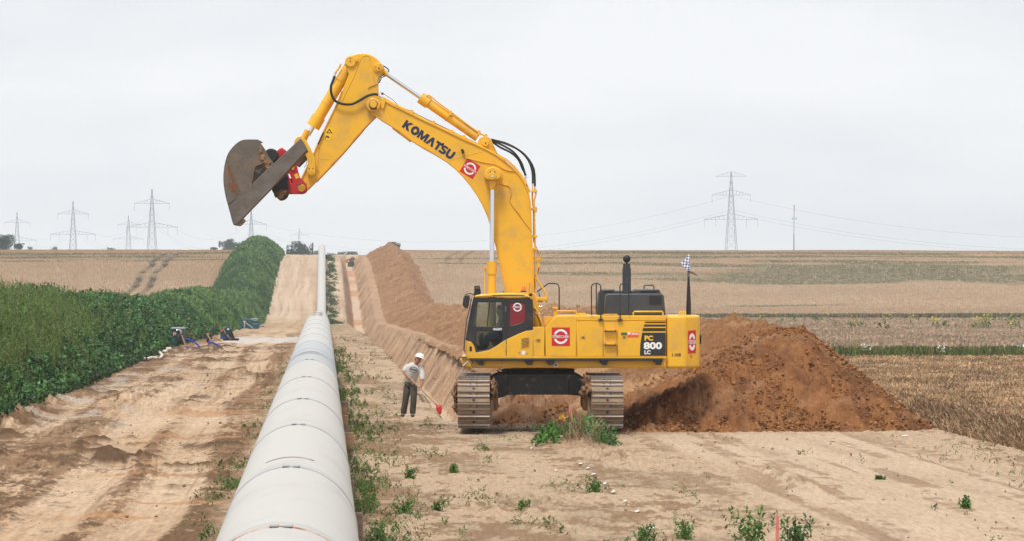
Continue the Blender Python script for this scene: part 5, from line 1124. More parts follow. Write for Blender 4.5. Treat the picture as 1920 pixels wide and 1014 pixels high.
nod = {'pel': N(939, 636, 0, .13), 'chest': N(940, 608, 0, (.15, .12)), 'neck': N(939, 594, 0, .055), 'head': N(935.5, 582, 0, .085), 'crown': N(936, 575, 0, .075),
       'sl': N(939, 600, -.19, .06), 'el': N(935, 617, -.24, .042), 'hl': N(924, 621, -.22, .032), 'sr': N(939, 600, .19, .06), 'er': N(935, 617, .24, .042), 'hr': N(922, 620, .2, .032),
       'kl': N(914, 628, -.13, .075), 'al': N(911, 652, -.13, .05), 'fl': N(904, 656, -.14, .045), 'kr': N(914, 628, .13, .075), 'ar': N(910, 652, .13, .05), 'fr': N(903, 656, .14, .045)}
ed = [('pel', 'chest'), ('chest', 'neck'), ('neck', 'head'), ('head', 'crown'), ('chest', 'sl'), ('sl', 'el'), ('el', 'hl'), ('chest', 'sr'), ('sr', 'er'), ('er', 'hr'), ('pel', 'kl'), ('kl', 'al'), ('al', 'fl'), ('pel', 'kr'), ('kr', 'ar'), ('ar', 'fr')]
skin_fig('body', nod, ed, SKIN, OP)
def inflate(keys, k=1.18, **over):
    d = {q: (nod[q][0], tuple(x * k for x in nod[q][1]) if isinstance(nod[q][1], tuple) else nod[q][1] * k) for q in keys}; d.update(over); return d
skin_fig('shirt', inflate(['chest', 'pel', 'sl', 'el', 'sr', 'er'], 1.15), [('pel', 'chest'), ('chest', 'sl'), ('sl', 'el'), ('chest', 'sr'), ('sr', 'er')], SHIRT, OP)
skin_fig('trousers', inflate(['pel', 'kl', 'al', 'kr', 'ar'], 1.25), [('pel', 'kl'), ('kl', 'al'), ('pel', 'kr'), ('kr', 'ar')], BLUE, OP)
skin_fig('bib', {'a': N(938, 634, -.14, .06), 'b': N(935, 606, -.12, .045), 'c': N(934, 606, .12, .045), 'd': N(937, 634, .14, .06)}, [('a', 'b'), ('b', 'c'), ('c', 'd')], BLUE, OP)
lump('hair', *W(937.5, 576, D), .088, .082, .075, HAIR, OP, 31, 3, .12)
# ---- flag on a furled black umbrella tied to the counterweight
FL = empty('flag', W(1291, 590, 112.4), 'small blue and white lozenge flag on a black tapered pole behind the counterweight', 'flag')
ptube('pole', [(1291.3, 590.5), (1291.3, 570), (1291.2, 540), (1291, 520), (1291, 508)], 112.4, 1, BLK, FL)
V, Fc = tube_geo([W(1291.3, 591, 112.4), W(1291.3, 570, 112.4), W(1291.2, 540, 112.4), W(1291, 520, 112.4), W(1291, 503, 112.4)], [x * 112.4 / F for x in (4.8, 4.5, 3.2, 2.0, 2.0)], 9); build('furled_cover', [tuple(v) for v in V], Fc, RUB, FL)
ptube('collar', [(1291, 518), (1291, 509.5)], 112.4, 2.3, STG, FL, n=10)
fp = cr_([(1292.3, 477), (1293, 490), (1293, 505), (1286, 504), (1281, 499.5), (1275, 493.5), (1283, 488)], 3, True)
me = plate_me([P2(fp, 112.35)], 112.345, 112.355)
flm, t_, b_ = new_mat('lozenge_cloth'); b_.inputs['Roughness'].default_value = .8
tcn = t_.nodes.new('ShaderNodeTexCoord'); mpn = t_.nodes.new('ShaderNodeMapping'); mpn.inputs['Rotation'].default_value = (0, R(38), 0); chk = t_.nodes.new('ShaderNodeTexChecker'); chk.inputs['Scale'].default_value = 19
chk.inputs['Color1'].default_value = (.80, .80, .82, 1); chk.inputs['Color2'].default_value = (.03, .16, .52, 1)
t_.links.new(tcn.outputs['Object'], mpn.inputs['Vector']); t_.links.new(mpn.outputs[0], chk.inputs['Vector']); t_.links.new(chk.outputs['Color'], b_.inputs['Base Color'])
wm('cloth', me, flm, FL); lump('crest', *W(1288, 493.5, 112.34), .028, .006, .035, mat('crest_gold', (.45, .25, .06), .7, 0, (.3, .05, .04), 30), FL, 41, 2, .2)
plate('wing_tip', [(1292, 507), (1299, 508), (1308, 515.4), (1306, 516), (1299, 512.5), (1293, 511)], 112.38, 112.42, STL, FL, .003)
# ================================================================== PIPELINE
PLW = mat('white_pipe_coating', (.47, .452, .42), .36, 0, (.36, .33, .29), 1.3, .50, .85, 0.004, 3, stretch=(1, .35, 1), spec=.35)
PLG = mat('grey_pipe_coating', (.38, .40, .42), .45, 0, (.33, .34, .35), 1.5)
SLV = mat('sleeve_grey', (.42, .415, .40), .35, 0, (.36, .33, .29), 2, .45, .75); PLD = mat('grey_sealing_tape', (.24, .255, .275), .35, 0, (.33, .33, .33), 3, .4, .6); PLR = mat('rusty_weld', (.28, .12, .07), .8, 0, (.45, .38, .33), 9, .4, .6)
def pipe_z(z):
    return np.interp(z, [-10, 239, 330, 440, 540, 600, 640, 690, 760, 820, 870, 905, 960], [1.17, 1.17, .55, -.30, -1.05, -1.5, -1.2, 1.55, 5.2, 8.0, 9.75, 10.2, 10.4])
def pc(z):
    zz = np.linspace(z - 12, z + 12, 13); return Vector((Xu(0, z), z, float(np.mean([pipe_z(q) for q in zz]))))
PL = empty('pipeline', (Xu(0, 34), 34, 0), 'long pale grey large-diameter pipe laid out on timber beside the trench', 'pipeline')
joints = [9, 21.5, 34.5, 45.3, 58.2, 70.5, 86, 104, 120, 135, 152, 169, 186, 203, 221, 239, 257] + [257 + 18 * k for k in range(1, 36)]
def ring_geo(za, zb, r, n=64, step=None):
    zs = [za, zb] if not step else list(np.linspace(za, zb, max(2, int((zb - za) / step) + 1)))
    if not step: zs = [za - .012] + zs + [zb + .012]
    V = []; Fc = []; r0 = r
    for i, z in enumerate(zs):
        c = pc(z); r = .704 if (not step and i in (0, len(zs) - 1)) else r0
        for k in range(n): a = 2 * math.pi * k / n; V.append((c.x + r * math.cos(a), z, c.z + r * math.sin(a)))
    for i in range(len(zs) - 1):
        for k in range(n): Fc.append((i * n + k, i * n + (k + 1) % n, (i + 1) * n + (k + 1) % n, (i + 1) * n + k))
    return V, Fc, len(V)
for a, b in zip(joints[:-1], joints[1:]):
    V, Fc, _n = ring_geo(a, b, .71, 72, 3.0); build('pipe_section', V, Fc, PLG if a in (104, 120) else PLW, PL, True)
for i, z in enumerate(joints):
    # heat-shrink sleeve slightly proud of the coating, with dark edge tapes
    V, Fc, _n = ring_geo(z - .30, z + .30, .716, 72); s = build('joint_sleeve', V, Fc, SLV, PL, True)
    if z < 260:
        for dz, w_, m_ in ((-.30, .065, PLD),) if z not in (34.5,) else ((-.3, .04, PLR),):
            V, Fc, _n = ring_geo(z + dz - w_, z + dz + w_, .7195, 72); build('tape', V, Fc, m_, s, True)
    if z < 110:
        for a in (93, 84):
            c = pc(z); x = c.x + .722 * math.cos(R(a)); zz = c.z + .722 * math.sin(R(a)); box('tape_end', x - .035, x + .035, z - .38, z - .2, zz - .006, zz + .006, PLD, s, .002)
for z in (112, 115.4, 47.5):
    V = []; c = pc(z)
    for zz in (z - .07, z + .07): V += [(c.x + .714 * math.cos(R(a)), zz, c.z + .714 * math.sin(R(a))) for a in range(70, 116, 5)]
    build('rust_mark', V, [(i, i + 1, i + 11, i + 10) for i in range(9)], PLR, PL, True)
# hanging soil on the coating where the strip dips
for z in (228, 246): lump('clinging_soil', *(pc(z) + Vector((0, 0, .70))), .28, .7, .03, MUD, PL, int(z), 3, .5)
WOOD = mat('weathered_timber', (.16, .115, .085), .85, 0, (.27, .20, .15), 5, .35, .7, .006, 20, stretch=(.3, 2, 2)); WOOD2 = mat('fresh_timber', (.36, .21, .11), .8, 0, (.24, .15, .09), 5, .35, .7, .006, 20, stretch=(.3, 2, 2))
sup = [(61.5, .30, 2, 'near the lower edge of the photo'), (71.5, .0, 2, 'at the tall grass'), (93.5, .0, 2, 'level with the small tufts'), (99.5, .2, 3, 'left of the worker'), (105, .0, 3, 'just before the worker'), (111, .0, 2, 'level with the tracks'), (117, 0, 2, 'level with the worker')]
k_ = 0
for z, o_, nl, where in sup:
    zt = pc(z).z - .71; g = float(base_h(Xu(0, z), np.float64(z))); 
    for j in range(nl):
        h_ = (zt - g + .12) / nl; ln = (.76 if z < 80 else .86) + .07 * random.random() + (.05 if j % 2 else 0); yo = random.uniform(-.12, .12)
        X0 = float(Xu(0, z))
        bx_ = box('timber_block', X0 - .55, X0 + ln + .05, z + yo - .12, z + yo + .12, g - .10 + j * h_, g - .10 + (j + 1) * h_ - .01, WOOD if (j + k_) % 3 else WOOD2, None, .012)
        tag(bx_, 'timber block %s of its stack under the pipe %s' % (('lowest', 'topmost' if nl == 2 else 'middle', 'topmost')[j], where), 'timber block', 'timber blocks carrying the pipe')
    k_ += 1
# ================================================================== WORKER
WZ = 118.3; sc_ = WZ / F
MAN = empty('person', W(765, 780, WZ), 'worker in white sweatshirt, white helmet and dark work trousers bending over a shovel', 'person')
def M_(px, py, dd=0., r=.06): return (W(px, py, WZ + dd), r)
HM = mat('white_helmet', (.82, .82, .82), .35); SW = mat('white_sweatshirt', (.62, .61, .60), .9, 0, (.50, .48, .46), 4, .4, .8, .02, 6); TR = mat('dark_work_trousers', (.062, .055, .048), .9, 0, (.12, .095, .07), 5, .45, .8, .02, 7); BT = mat('dusty_boots', (.12, .09, .06), .9)
nod = {'pel': M_(769, 717, .02, .09), 'waist': M_(771, 708, 0, .09), 'chest': M_(775, 692, -.05, .10), 'neck': M_(779.5, 681, -.10, .06), 'jaw': M_(783.5, 677, -.15, (.07, .075)), 'head': M_(785.5, 671.5, -.14, .088), 'crown': M_(787, 667, -.13, .08),
       'sl': M_(763, 685.5, .06, .078), 'el': M_(757.5, 697, -.04, .052), 'wl': M_(767.5, 708, -.20, .036), 'hl': M_(771, 711.5, -.22, .036),
       'sr': M_(789, 687.5, -.02, .078), 'er': M_(791.5, 706, -.12, .050), 'wr': M_(790, 721, -.26, .036), 'hr': M_(788.5, 727, -.28, .036),
       'hpl': M_(765.5, 720, .08, .07), 'kl': M_(760.5, 746, -.02, .072), 'al': M_(756.5, 772, .05, .052), 'fl': M_(754, 776.5, -.02, .03),
       'hpr': M_(774.5, 720, -.05, .07), 'kr': M_(775.5, 746, -.16, .072), 'ar': M_(773.5, 772, -.10, .052), 'fr': M_(773.5, 777, -.18, .03)}
ed = [('pel', 'waist'), ('waist', 'chest'), ('chest', 'neck'), ('neck', 'jaw'), ('jaw', 'head'), ('head', 'crown'), ('chest', 'sl'), ('sl', 'el'), ('el', 'wl'), ('wl', 'hl'), ('chest', 'sr'), ('sr', 'er'), ('er', 'wr'), ('wr', 'hr'),
      ('pel', 'hpl'), ('hpl', 'kl'), ('kl', 'al'), ('al', 'fl'), ('pel', 'hpr'), ('hpr', 'kr'), ('kr', 'ar'), ('ar', 'fr')]
skin_fig('body', nod, ed, SKIN, MAN)
def loft(name, chains, m, parent, n=18):
    """one mesh of elliptical rings (centre, half width, half depth) along each chain"""
    V = []; Fc = []
    for ch in chains:
        k0 = len(V)
        for i, (c, rx, ry) in enumerate(ch):
            t = (ch[min(i + 1, len(ch) - 1)][0] - ch[max(i - 1, 0)][0]).normalized(); sx = Vector((0, 1, 0)).cross(t)
            sx = (sx if sx.length > .2 else Vector((1, 0, 0)).cross(t)).normalized(); sy = t.cross(sx).normalized()
            for k in range(n):
                a = 2 * math.pi * k / n; w_ = 1 + .05 * math.sin(k * 5 + i * 2.3); V.append(tuple(c + sx * (rx * w_ * math.cos(a)) + sy * (ry * w_ * math.sin(a))))
        for i in range(len(ch) - 1):
            for k in range(n): Fc.append((k0 + i * n + k, k0 + i * n + (k + 1) % n, k0 + (i + 1) * n + (k + 1) % n, k0 + (i + 1) * n + k))
        Fc.append(tuple(range(k0, k0 + n))[::-1]); e = k0 + (len(ch) - 1) * n; Fc.append(tuple(range(e, e + n)))
    o = build(name, V, Fc, m, parent, True); s = o.modifiers.new('sub', 'SUBSURF'); s.levels = 1; s.render_levels = 1; return o
q = lambda px, py, dd: W(px, py, WZ + dd)
loft('sweatshirt', [[(q(770, 717, .02), .165, .125), (q(770.5, 712, .01), .175, .135), (q(771.5, 704, -.01), .185, .14), (q(773.5, 696, -.04), .20, .145), (q(775.5, 689, -.07), .215, .135), (q(777, 684, -.09), .17, .11), (q(779, 680.5, -.11), .085, .08)],
    [(q(770, 687, -.02), .09, .09), (q(763.5, 686, .04), .088, .088), (q(760, 691, .0), .078, .08), (q(757, 697.5, -.05), .074, .076)],
    [(q(783, 687, -.06), .09, .09), (q(789, 688, -.04), .088, .09), (q(791, 696, -.08), .078, .08), (q(792, 705, -.14), .074, .078), (q(791.5, 711, -.18), .066, .07), (q(791.2, 712.5, -.19), .055, .058)]], SW, MAN)
loft('trousers', [[(q(769.5, 727, .02), .15, .12), (q(769.5, 721, .02), .18, .13), (q(769.8, 716, .02), .17, .125), (q(770, 713, .02), .155, .12)],
    [(q(765, 719, .05), .11, .11), (q(764, 728, .05), .118, .115), (q(761, 744, .0), .09, .095), (q(759, 757, .02), .086, .09), (q(756.8, 772, .05), .088, .09), (q(756.6, 775.5, .05), .085, .09)],
    [(q(774, 719, -.02), .11, .11), (q(775.5, 728, -.06), .115, .115), (q(776, 744, -.14), .088, .095), (q(774.8, 757, -.12), .084, .09), (q(773.8, 772, -.10), .086, .09), (q(773.6, 775.5, -.10), .084, .09)]], TR, MAN)
for x, y, dd in ((755, 777.2, -.02), (773.6, 777.8, -.18)): lump('boot', *q(x, y, dd), .062, .15, .052, BT, MAN, 57, 3, .06)
# helmet: dome with brim
hc = W(787.2, 668.5, WZ - .13); bm = bmesh.new(); bmesh.ops.create_uvsphere(bm, u_segments=20, v_segments=12, radius=1)
bmesh.ops.delete(bm, geom=[v for v in bm.verts if v.co.z < -.12], context='VERTS')
for v in bm.verts: v.co = Vector((v.co.x * .132, v.co.y * .118, v.co.z * .118))
r = bmesh.ops.extrude_edge_only(bm, edges=[e for e in bm.edges if e.is_boundary])
for v in [g for g in r['geom'] if isinstance(g, bmesh.types.BMVert)]: v.co = Vector((v.co.x * 1.14 + (.03 if v.co.x > .03 else 0), v.co.y * 1.14, v.co.z - .004))
Mh = Matrix.Translation(hc) @ Matrix.Rotation(R(20), 4, 'Y')
bmesh.ops.transform(bm, matrix=Mh, verts=bm.verts); hl = from_bm('helmet', bm, HM, MAN, True); sld = hl.modifiers.new('thick', 'SOLIDIFY'); sld.thickness = .008
lump('nose', *W(789.6, 674.2, WZ - .235), .016, .016, .02, SKIN, MAN, 51, 2, .1)
for x in (786.2, 790.0): lump('eye', *W(x, 672.6, WZ - .222), .010, .006, .006, HAIR, MAN, 52, 2, 0)
lump('ear', *W(779.6, 673.2, WZ - .12), .012, .022, .03, SKIN, MAN, 53, 2, 0); lump('mouth', *W(787.6, 677.6, WZ - .215), .022, .008, .006, mat('lips', (.22, .07, .05), .6), MAN, 54, 2, 0)
lump('hair', *W(780.6, 673, WZ - .07), .055, .075, .05, mat('grey_hair', (.12, .10, .09), .8), MAN, 55, 2, .1)
# chest print
pr = plate('print', rot2([(x * 8.2, y * 5.4) for x, y in circ(0, 0, 1, 24)], 775.6, 692.2, 16), WZ - .285, WZ - .275, mat('grey_print', (.09, .09, .095), .9), MAN, 0, holes=[rot2([(x * 6.6, y * 4.0) for x, y in circ(0, 0, 1, 24)], 775.6, 692.2, 16)])
plate('print', rot2([(-5.8, -1.6), (5.8, -1.6), (5.8, 1.6), (-5.8, 1.6)], 775.6, 692.2, 16), WZ - .29, WZ - .285, MATS['grey_print'], MAN, 0)
# five fingers on each hand closed round the shaft
SH0 = W(767, 706.5, WZ - .20); SH1 = W(818.5, 757.5, WZ - .55); sdir = (SH1 - SH0).normalized()
def hand(px, py, dd):
    C0 = W(px, py, WZ + dd); t = (C0 - SH0).dot(sdir); c = SH0 + sdir * t; s1 = sdir.cross(Vector((0, 0, 1))).normalized(); s2 = sdir.cross(s1)
    for k in range(4):
        cc = c + sdir * (-.035 + .022 * k); pts = [cc + (s1 * math.cos(a) + s2 * math.sin(a)) * .027 for a in np.linspace(.3, 4.3 - .25 * abs(k - 1), 7)]
        tube('finger', pts, [.0095, .0095, .009, .009, .0085, .008, .006], SKIN, MAN, 7)
    cc = c - sdir * .05; pts = [cc + (s1 * math.cos(a) + s2 * math.sin(a)) * .028 for a in np.linspace(.2, -2.4, 5)]; tube('thumb', pts, [.012, .012, .011, .010, .007], SKIN, MAN, 7)
hand(771, 711.5, -.22); hand(788.5, 728, -.30)
SV = empty('shovel', W(822, 776, WZ - .55), 'long wooden-handled shovel with a red blade held by the worker', 'shovel')
tube('handle', [SH0, SH1], .024, mat('ash_wood', (.42, .28, .16), .6), SV, 10)
tube('socket', [SH1 - sdir * .05, W(822, 762, WZ - .56)], [.022, .028], RED, SV, 10)
bm = bmesh.new(); grid = []
bl = [(817.6, 758.5, 827.4, 758.8), (817.8, 763, 828, 764), (819, 768, 828.2, 769), (821, 772, 827.6, 773), (823.5, 775.5, 826.4, 776)]
for j, (xa, ya, xb, yb) in enumerate(bl):
    row = []
    for i in range(6):
        t = i / 5; row.append(bm.verts.new(W(xa + (xb - xa) * t, ya + (yb - ya) * t, WZ - .56 - .02 * math.sin(math.pi * t) - .012 * j)))
    grid.append(row)
for j in range(4):
    for i in range(5): bm.faces.new((grid[j][i], grid[j][i + 1], grid[j + 1][i + 1], grid[j + 1][i]))
b = from_bm('blade', bm, RED, SV, True); sm2 = b.modifiers.new('thick', 'SOLIDIFY'); sm2.thickness = .004
s2_ = empty('shovel', W(797, 753, WZ + .7), 'second shovel lying behind the worker with a dull grey blade', 'shovel')
tube('handle', [W(783, 733, WZ + .9), W(786, 738, WZ + .8)], .018, MATS['ash_wood'], s2_, 8)
plate('blade', [(784, 736), (789, 738), (797, 751), (793, 754), (787, 747)], WZ + .7, WZ + .72, mat('dusty_blade', (.30, .23, .17), .7), s2_, .002)
# ================================================================== STAKES, MARKS, MOUND
PK = mat('faded_red_stake', (.55, .10, .10), .8, 0, (.55, .28, .24), 6, .4, .7)
def stake(px, yt, yb, wpx, lab, z=None):
    z = z or EYE * F / (yb - HY); g = float(ground0(np.float64(U((px - 960) * z / F, z)), np.float64(z))); a = W(px, yt, z); k = z / F
    o = box('stake', a.x - wpx / 2 * k, a.x + wpx / 2 * k, z - .012, z + .012, g - .15, a.z, PK, None, .003); tag(o, lab, 'marker stake', 'red marker stakes'); return o
stake(1069.5, 760, 806, 5, 'faded red marker stake standing in the leafy soil mound', 105.5)
stake(1457.5, 966, 1014, 6.4, 'red marker stake among tall weeds at the lower edge', 63)
st3 = stake(1114.5, 888, 908, 5, 'short brown peg in the grass tuft beside the white marks'); st3.data.materials[0] = WOOD; st3['group'] = 'wooden pegs'; st3['category'] = 'peg'
CH = mat('white_marking_chalk', (.80, .79, .77), .8)
marks = [(997, 790, 7, 'furthest of the white chalk marks, between the tracks'), (1016, 805, 7, 'white chalk mark just left of the leafy mound'), (1076, 850, 6, 'first white chalk mark below the leafy mound'), (1089, 858, 9, 'second white chalk mark below the leafy mound'), (1102, 866, 8, 'third white chalk mark below the mound'), (1113, 877, 10, 'fourth white chalk mark below the mound'),
         (1134, 894, 9, 'white chalk mark right of the grass tuft'), (1150, 909, 9, 'white chalk mark below and right of the grass tuft'), (1172, 926, 9, 'faint white chalk mark halfway to the lower edge'), (1194, 945, 12, 'wide white chalk mark in the right foreground'), (1224, 975, 15, 'largest white chalk mark near the foreground weeds'), (1042, 870, 4, 'small white chip left of the row of marks'), (996, 830, 4, 'small white chip left of the leafy mound'), (1697, 807, 16, 'long white scrap lying near the stubble edge')]
for px, py, wp, lab in marks:
    z = EYE * F / (py - HY); X = (px - 960) * z / F; wv = wp * z / F / 2; g = float(ground0(np.float64(U(X, z)), np.float64(z)))
    bm = bmesh.new(); n = 10; ring = [bm.verts.new((X + wv * math.cos(2 * math.pi * k / n) * random.uniform(.7, 1.1), z + .2 * math.sin(2 * math.pi * k / n) * random.uniform(.6, 1.1) + .2 * math.cos(2 * math.pi * k / n), g + .03)) for k in range(n)]
    f = bm.faces.new(ring); r = bmesh.ops.extrude_face_region(bm, geom=[f]); bmesh.ops.translate(bm, vec=(0, 0, .012), verts=[v for v in r['geom'] if isinstance(v, bmesh.types.BMVert)]); bmesh.ops.recalc_face_normals(bm, faces=bm.faces)
    tag(from_bm('chalk_mark', bm, CH, None), lab, 'chalk mark', 'white marks along the trench line')
# leafy mound around the stake
MZ = 101.0
MD = empty('leafy_mound', (W(1080, 0, MZ).x, MZ, float(base_h(W(1080, 0, MZ).x, np.float64(MZ)))), 'low soil mound with green leafy weeds and dead grass around a red stake', 'weed mound')
def md_h(X, Y): 
    r = ((X - 1.45) / .95) ** 2 + ((Y - MZ) / 1.3) ** 2; return .42 * np.exp(-r * 1.6) * (1 + .4 * fbm(X / .25, Y / .4, 3, 400))
xs = np.linspace(.35, 2.6, 50); ys = np.linspace(MZ - 1.8, MZ + 1.8, 30); GX, GY = np.meshgrid(xs, ys); GZ = base_h(GX, GY) + md_h(GX, GY) - .05
idx = np.arange(GX.size).reshape(GX.shape); Fq = np.stack([idx[:-1, :-1], idx[:-1, 1:], idx[1:, 1:], idx[1:, :-1]], -1).reshape(-1, 4)
build('soil', np.stack([GX, GY, GZ], -1).reshape(-1, 3), Fq, MATS['loose_soil'], MD, True, np.broadcast_to(np.array([.34, .23, .15]), (GX.size, 3)) * (1 + .3 * fbm(GX.ravel() / .2, GY.ravel() / .3, 3, 401))[:, None])
gm_ = lambda u, z: base_h(Xu(u, z), z) + md_h(Xu(u, z), z) - .05
def mclump(cx, n, h, s, col, sp, up=.4): return stalks(U(cx + rng.normal(size=n) * sp, MZ) + 0 * rng.normal(size=n), MZ + rng.normal(size=n) * .45, h * rng.uniform(.45, 1.1, n), 14, s, jit(col, n, .28), .16, up, .62, gm_)
lf = cat([mclump(.98, 26, .48, .055, (.085, .21, .032), .17), mclump(.75, 14, .25, .045, (.08, .19, .034), .12), mclump(1.95, 46, .50, .045, (.075, .20, .048), .26), mclump(2.25, 18, .26, .04, (.065, .17, .042), .14), mclump(1.4, 10, .25, .04, (.06, .13, .03), .2)])
o = build('foliage', lf[0], lf[1], LEAF, MD, False, lf[2])
n = 200; cx = np.concatenate([rng.normal(1.5, .16, n // 2), rng.normal(1.8, .25, n - n // 2)]); zz = MZ - .3 + rng.normal(size=n) * .4
lf = blades(U(cx, zz), zz, gm_(U(cx, zz), zz), rng.uniform(.2, .55, n), .008, jit((.30, .20, .13), n, .3), .5); build('dead_grass', lf[0], lf[1], DRY, MD, False, lf[2])
n = 40; P = np.stack([rng.normal(1.18, .06, n), MZ - .8 + rng.normal(size=n) * .1, rng.normal(.58, .03, n)], 1); lf = leafset(P, .035, jit((.62, .38, .04), n, .2), 0, .8); build('blossom', lf[0], lf[1], LEAF, MD, False, lf[2])
# ================================================================== PUMPS AND HOSES ON THE LEFT
TL = mat('teal_paint', (.012, .075, .088), .5, 0, (.03, .07, .075), 3, .45, .8); GREYT = mat('grey_lid', (.34, .36, .36), .5); HB = mat('blue_hose', (.01, .03, .42), .45); HT = mat('tan_hose', (.36, .24, .16), .8); HW = mat('white_flat_hose', (.62, .56, .49), .8, 0, (.45, .36, .28), 4)
def gz(px, py): return EYE * F / (py - HY)
def puml(name, lab, loc): return empty(name, loc, lab, 'pump')
z = 243.0; P1 = puml('pump_unit', 'nearest dark teal pump cabinet with grey lid and tan hose at the bank foot', W(333, 645, z)); G1 = W(333, 645, z).z
pbox('cabinet', 321.5, 615, 345.5, 644, z - .35, z + .35, TL, P1, .04); pbox('lid', 320.5, 612.6, 346, 616, z - .4, z + .4, GREYT, P1, .03); pbox('door', 333, 616.5, 345, 641, z - .38, z - .34, TL, P1, .02)
pbox('label', 325, 622.5, 330, 627.5, z - .40, z - .35, WHT, P1, 0); pbox('label', 325.7, 623, 329.3, 627, z - .42, z - .39, mat('orange_red_label', (.7, .12, .05), .6), P1, 0)
ptube('outlet', [(331, 618.5), (337, 617.5), (341, 621)], z - .45, 1.4, CHR, P1, n=8); ptube('suction_hose', cr_([(337.5, 620), (340, 626), (343, 634), (347, 645)], 3), z - .5, 1.7, HT, P1, n=8)
pbox('pump_housing', 331, 624, 342, 641, z - .55, z - .3, BLKM, P1, .06)
for x0 in (348, 355, 361): ptube('guard_frame', [(x0, 624), (x0, 644)], z + .3, .7, MUD, P1, n=6)
ptube('guard_frame', [(348, 625), (361, 625)], z + .3, .7, MUD, P1, n=6)
ptube('discharge_hose', cr_([(345, 634), (352, 635), (360, 638), (367, 642), (373, 648), (374, 651), (362, 650.5), (349, 649.5)], 3), z - .3, 1.5, HB, P1, n=8)
ptube('discharge_hose', [(319, 641), (324, 643), (328, 645)], z - .3, 1.6, HB, P1, n=8)
z = 240.0; P2_ = puml('pump_unit', 'small black pump with a tan valve, second from the near end', W(391, 643, z))
pbox('cabinet', 381, 623.5, 397.5, 634, z, z + .3, BLK, P2_, .03); pbox('pump_housing', 387, 631, 395, 641, z - .2, z + .2, BLKM, P2_, .05); ptube('valve', cr_([(389, 625), (390, 629), (393, 633), (395, 640)], 2), z - .25, 1.8, HT, P2_, n=8); pbox('valve_head', 387, 624, 392, 627, z - .3, z - .1, mat('ochre_valve', (.42, .26, .07), .6), P2_, .02)
ptube('discharge_hose', cr_([(390, 643), (392, 641), (398, 641), (404, 644), (410, 646.5)], 3), z - .4, 1.7, HB, P2_, n=8)
z = 257.0; P3_ = puml('pump_unit', 'tilted teal pump with sloping hoses in a steel frame, before the grey slurry', W(430, 638, z))
plate('cabinet', [(413, 634), (414, 616), (420, 611), (430, 611.5), (434, 620), (437, 634)], z - .3, z + .4, TL, P3_, .05); pbox('label', 414.3, 616.5, 417.2, 621, z - .36, z - .31, MATS['orange_red_label'], P3_, 0); pbox('label', 426, 614.5, 430, 617.5, z - .36, z - .31, WHT, P3_, 0)
for pts in ([(421, 611), (419, 617), (425, 627), (433, 634)], [(429, 612), (434, 620), (440, 634)], [(424, 620), (425, 636)], [(432, 621), (431, 636)]): ptube('frame_tube', pts, z - .45, 1.1, HT if pts[0][0] < 422 else BLKM, P3_, n=6)
pbox('skid', 418, 633.5, 447, 637.5, z - .5, z + .3, BLKM, P3_, .03); ptube('hose_end', cr_([(439, 622), (444, 617.5), (447, 618)], 2), z - .2, .7, HW, P3_, n=6); ptube('hose_end', cr_([(444, 618), (447, 626), (445, 632), (440, 631)], 3), z - .2, .7, HW, P3_, n=6)
ptube('discharge_hose', [(416, 632.5), (426, 633.5)], z - .5, 1.0, HB, P3_, n=6)
z = 320.0; P4_ = puml('container', 'pair of teal container tanks at the far end of the pumps', W(468, 616, z)); P4_['category'] = 'container'
pbox('tank', 450.5, 597, 465, 614.5, z, z + 1.0, TL, P4_, .06); pbox('tank', 464, 597.5, 484.5, 615.5, z - .3, z + 1.2, TL, P4_, .06); pbox('lid', 470, 596.2, 482, 598.5, z - .2, z + 1.0, GREYT, P4_, .03)
for y in (599.5, 606): pbox('rib', 474, y, 484, y + .8, z - .34, z - .29, GREYT, P4_, 0)
ptube('standpipe', [(458.5, 600), (458.5, 613)], z - .4, .9, HW, P4_, n=6); ptube('standpipe', [(456, 602), (461, 602)], z - .4, .8, HW, P4_, n=6); ptube('drain_hose', cr_([(461, 604), (466, 608), (471, 611), (474, 615)], 3), z - .5, .6, HW, P4_, n=6)
ptube('discharge_hose', [(484, 610), (496, 611)], z, .9, HB, P4_, n=6)
def gp(px, py, lift=.06): 
    z = EYE * F / (py - HY); return Vector(((px - 960) * z / F, z, float(base_h((px - 960) * z / F, np.float64(z))) + lift + .05))
for pts, lab in (([(197, 698), (205, 692), (214, 687.5), (224, 687), (228, 683), (234, 679), (238, 677)], 'flat pale hose lying nearest along the foot of the weeds'), ([(258, 671), (267, 668.5), (275, 670.5), (284, 667.5), (298, 668.5), (304, 664), (301, 659), (297, 656)], 'kinked pale hose lying between the slurry and the first pump')):
    o = tube('flat_hose', [gp(*p) for p in cr_(pts, 3)], .075, HW, None, 8); tag(o, lab, 'hose', 'pale hoses along the bank foot')
for i, (px, py, s) in enumerate(((309, 655, .16), (314, 652, .18), (318, 650, .14))): o = lump('stone', *gp(px, py, .05), s, s, s * .7, HW, None, 60 + i, 2, .35); tag(o, ('left', 'middle', 'right')[i] + ' of three pale stones beside the nearest pump cabinet', 'stone', 'pale stones by the pump')
# ================================================================== FAR EXCAVATOR
z = 905.0; FE = empty('excavator', W(655, 490, z), 'tiny distant orange excavator working at the head of the trench', 'excavator')
plate('boom', [(646, 490), (649, 487), (660, 483), (665, 483), (667, 487), (662, 491), (650, 494)], z, z + .8, mat('orange_paint', (.42, .22, .08), .5), FE, .05); plate('arm', [(652, 486), (661, 480), (663, 481), (654, 488)], z - .5, z + .2, CHR, FE, 0); disc('pin', 653.5, 490.5, 1.6, z - .2, z, WHT, FE, 0, 12)
plate('cab', [(652, 492), (663, 491), (665, 501), (652, 501)], z + .5, z + 3, mat('teal_cab', (.08, .20, .24), .5), FE, .1)
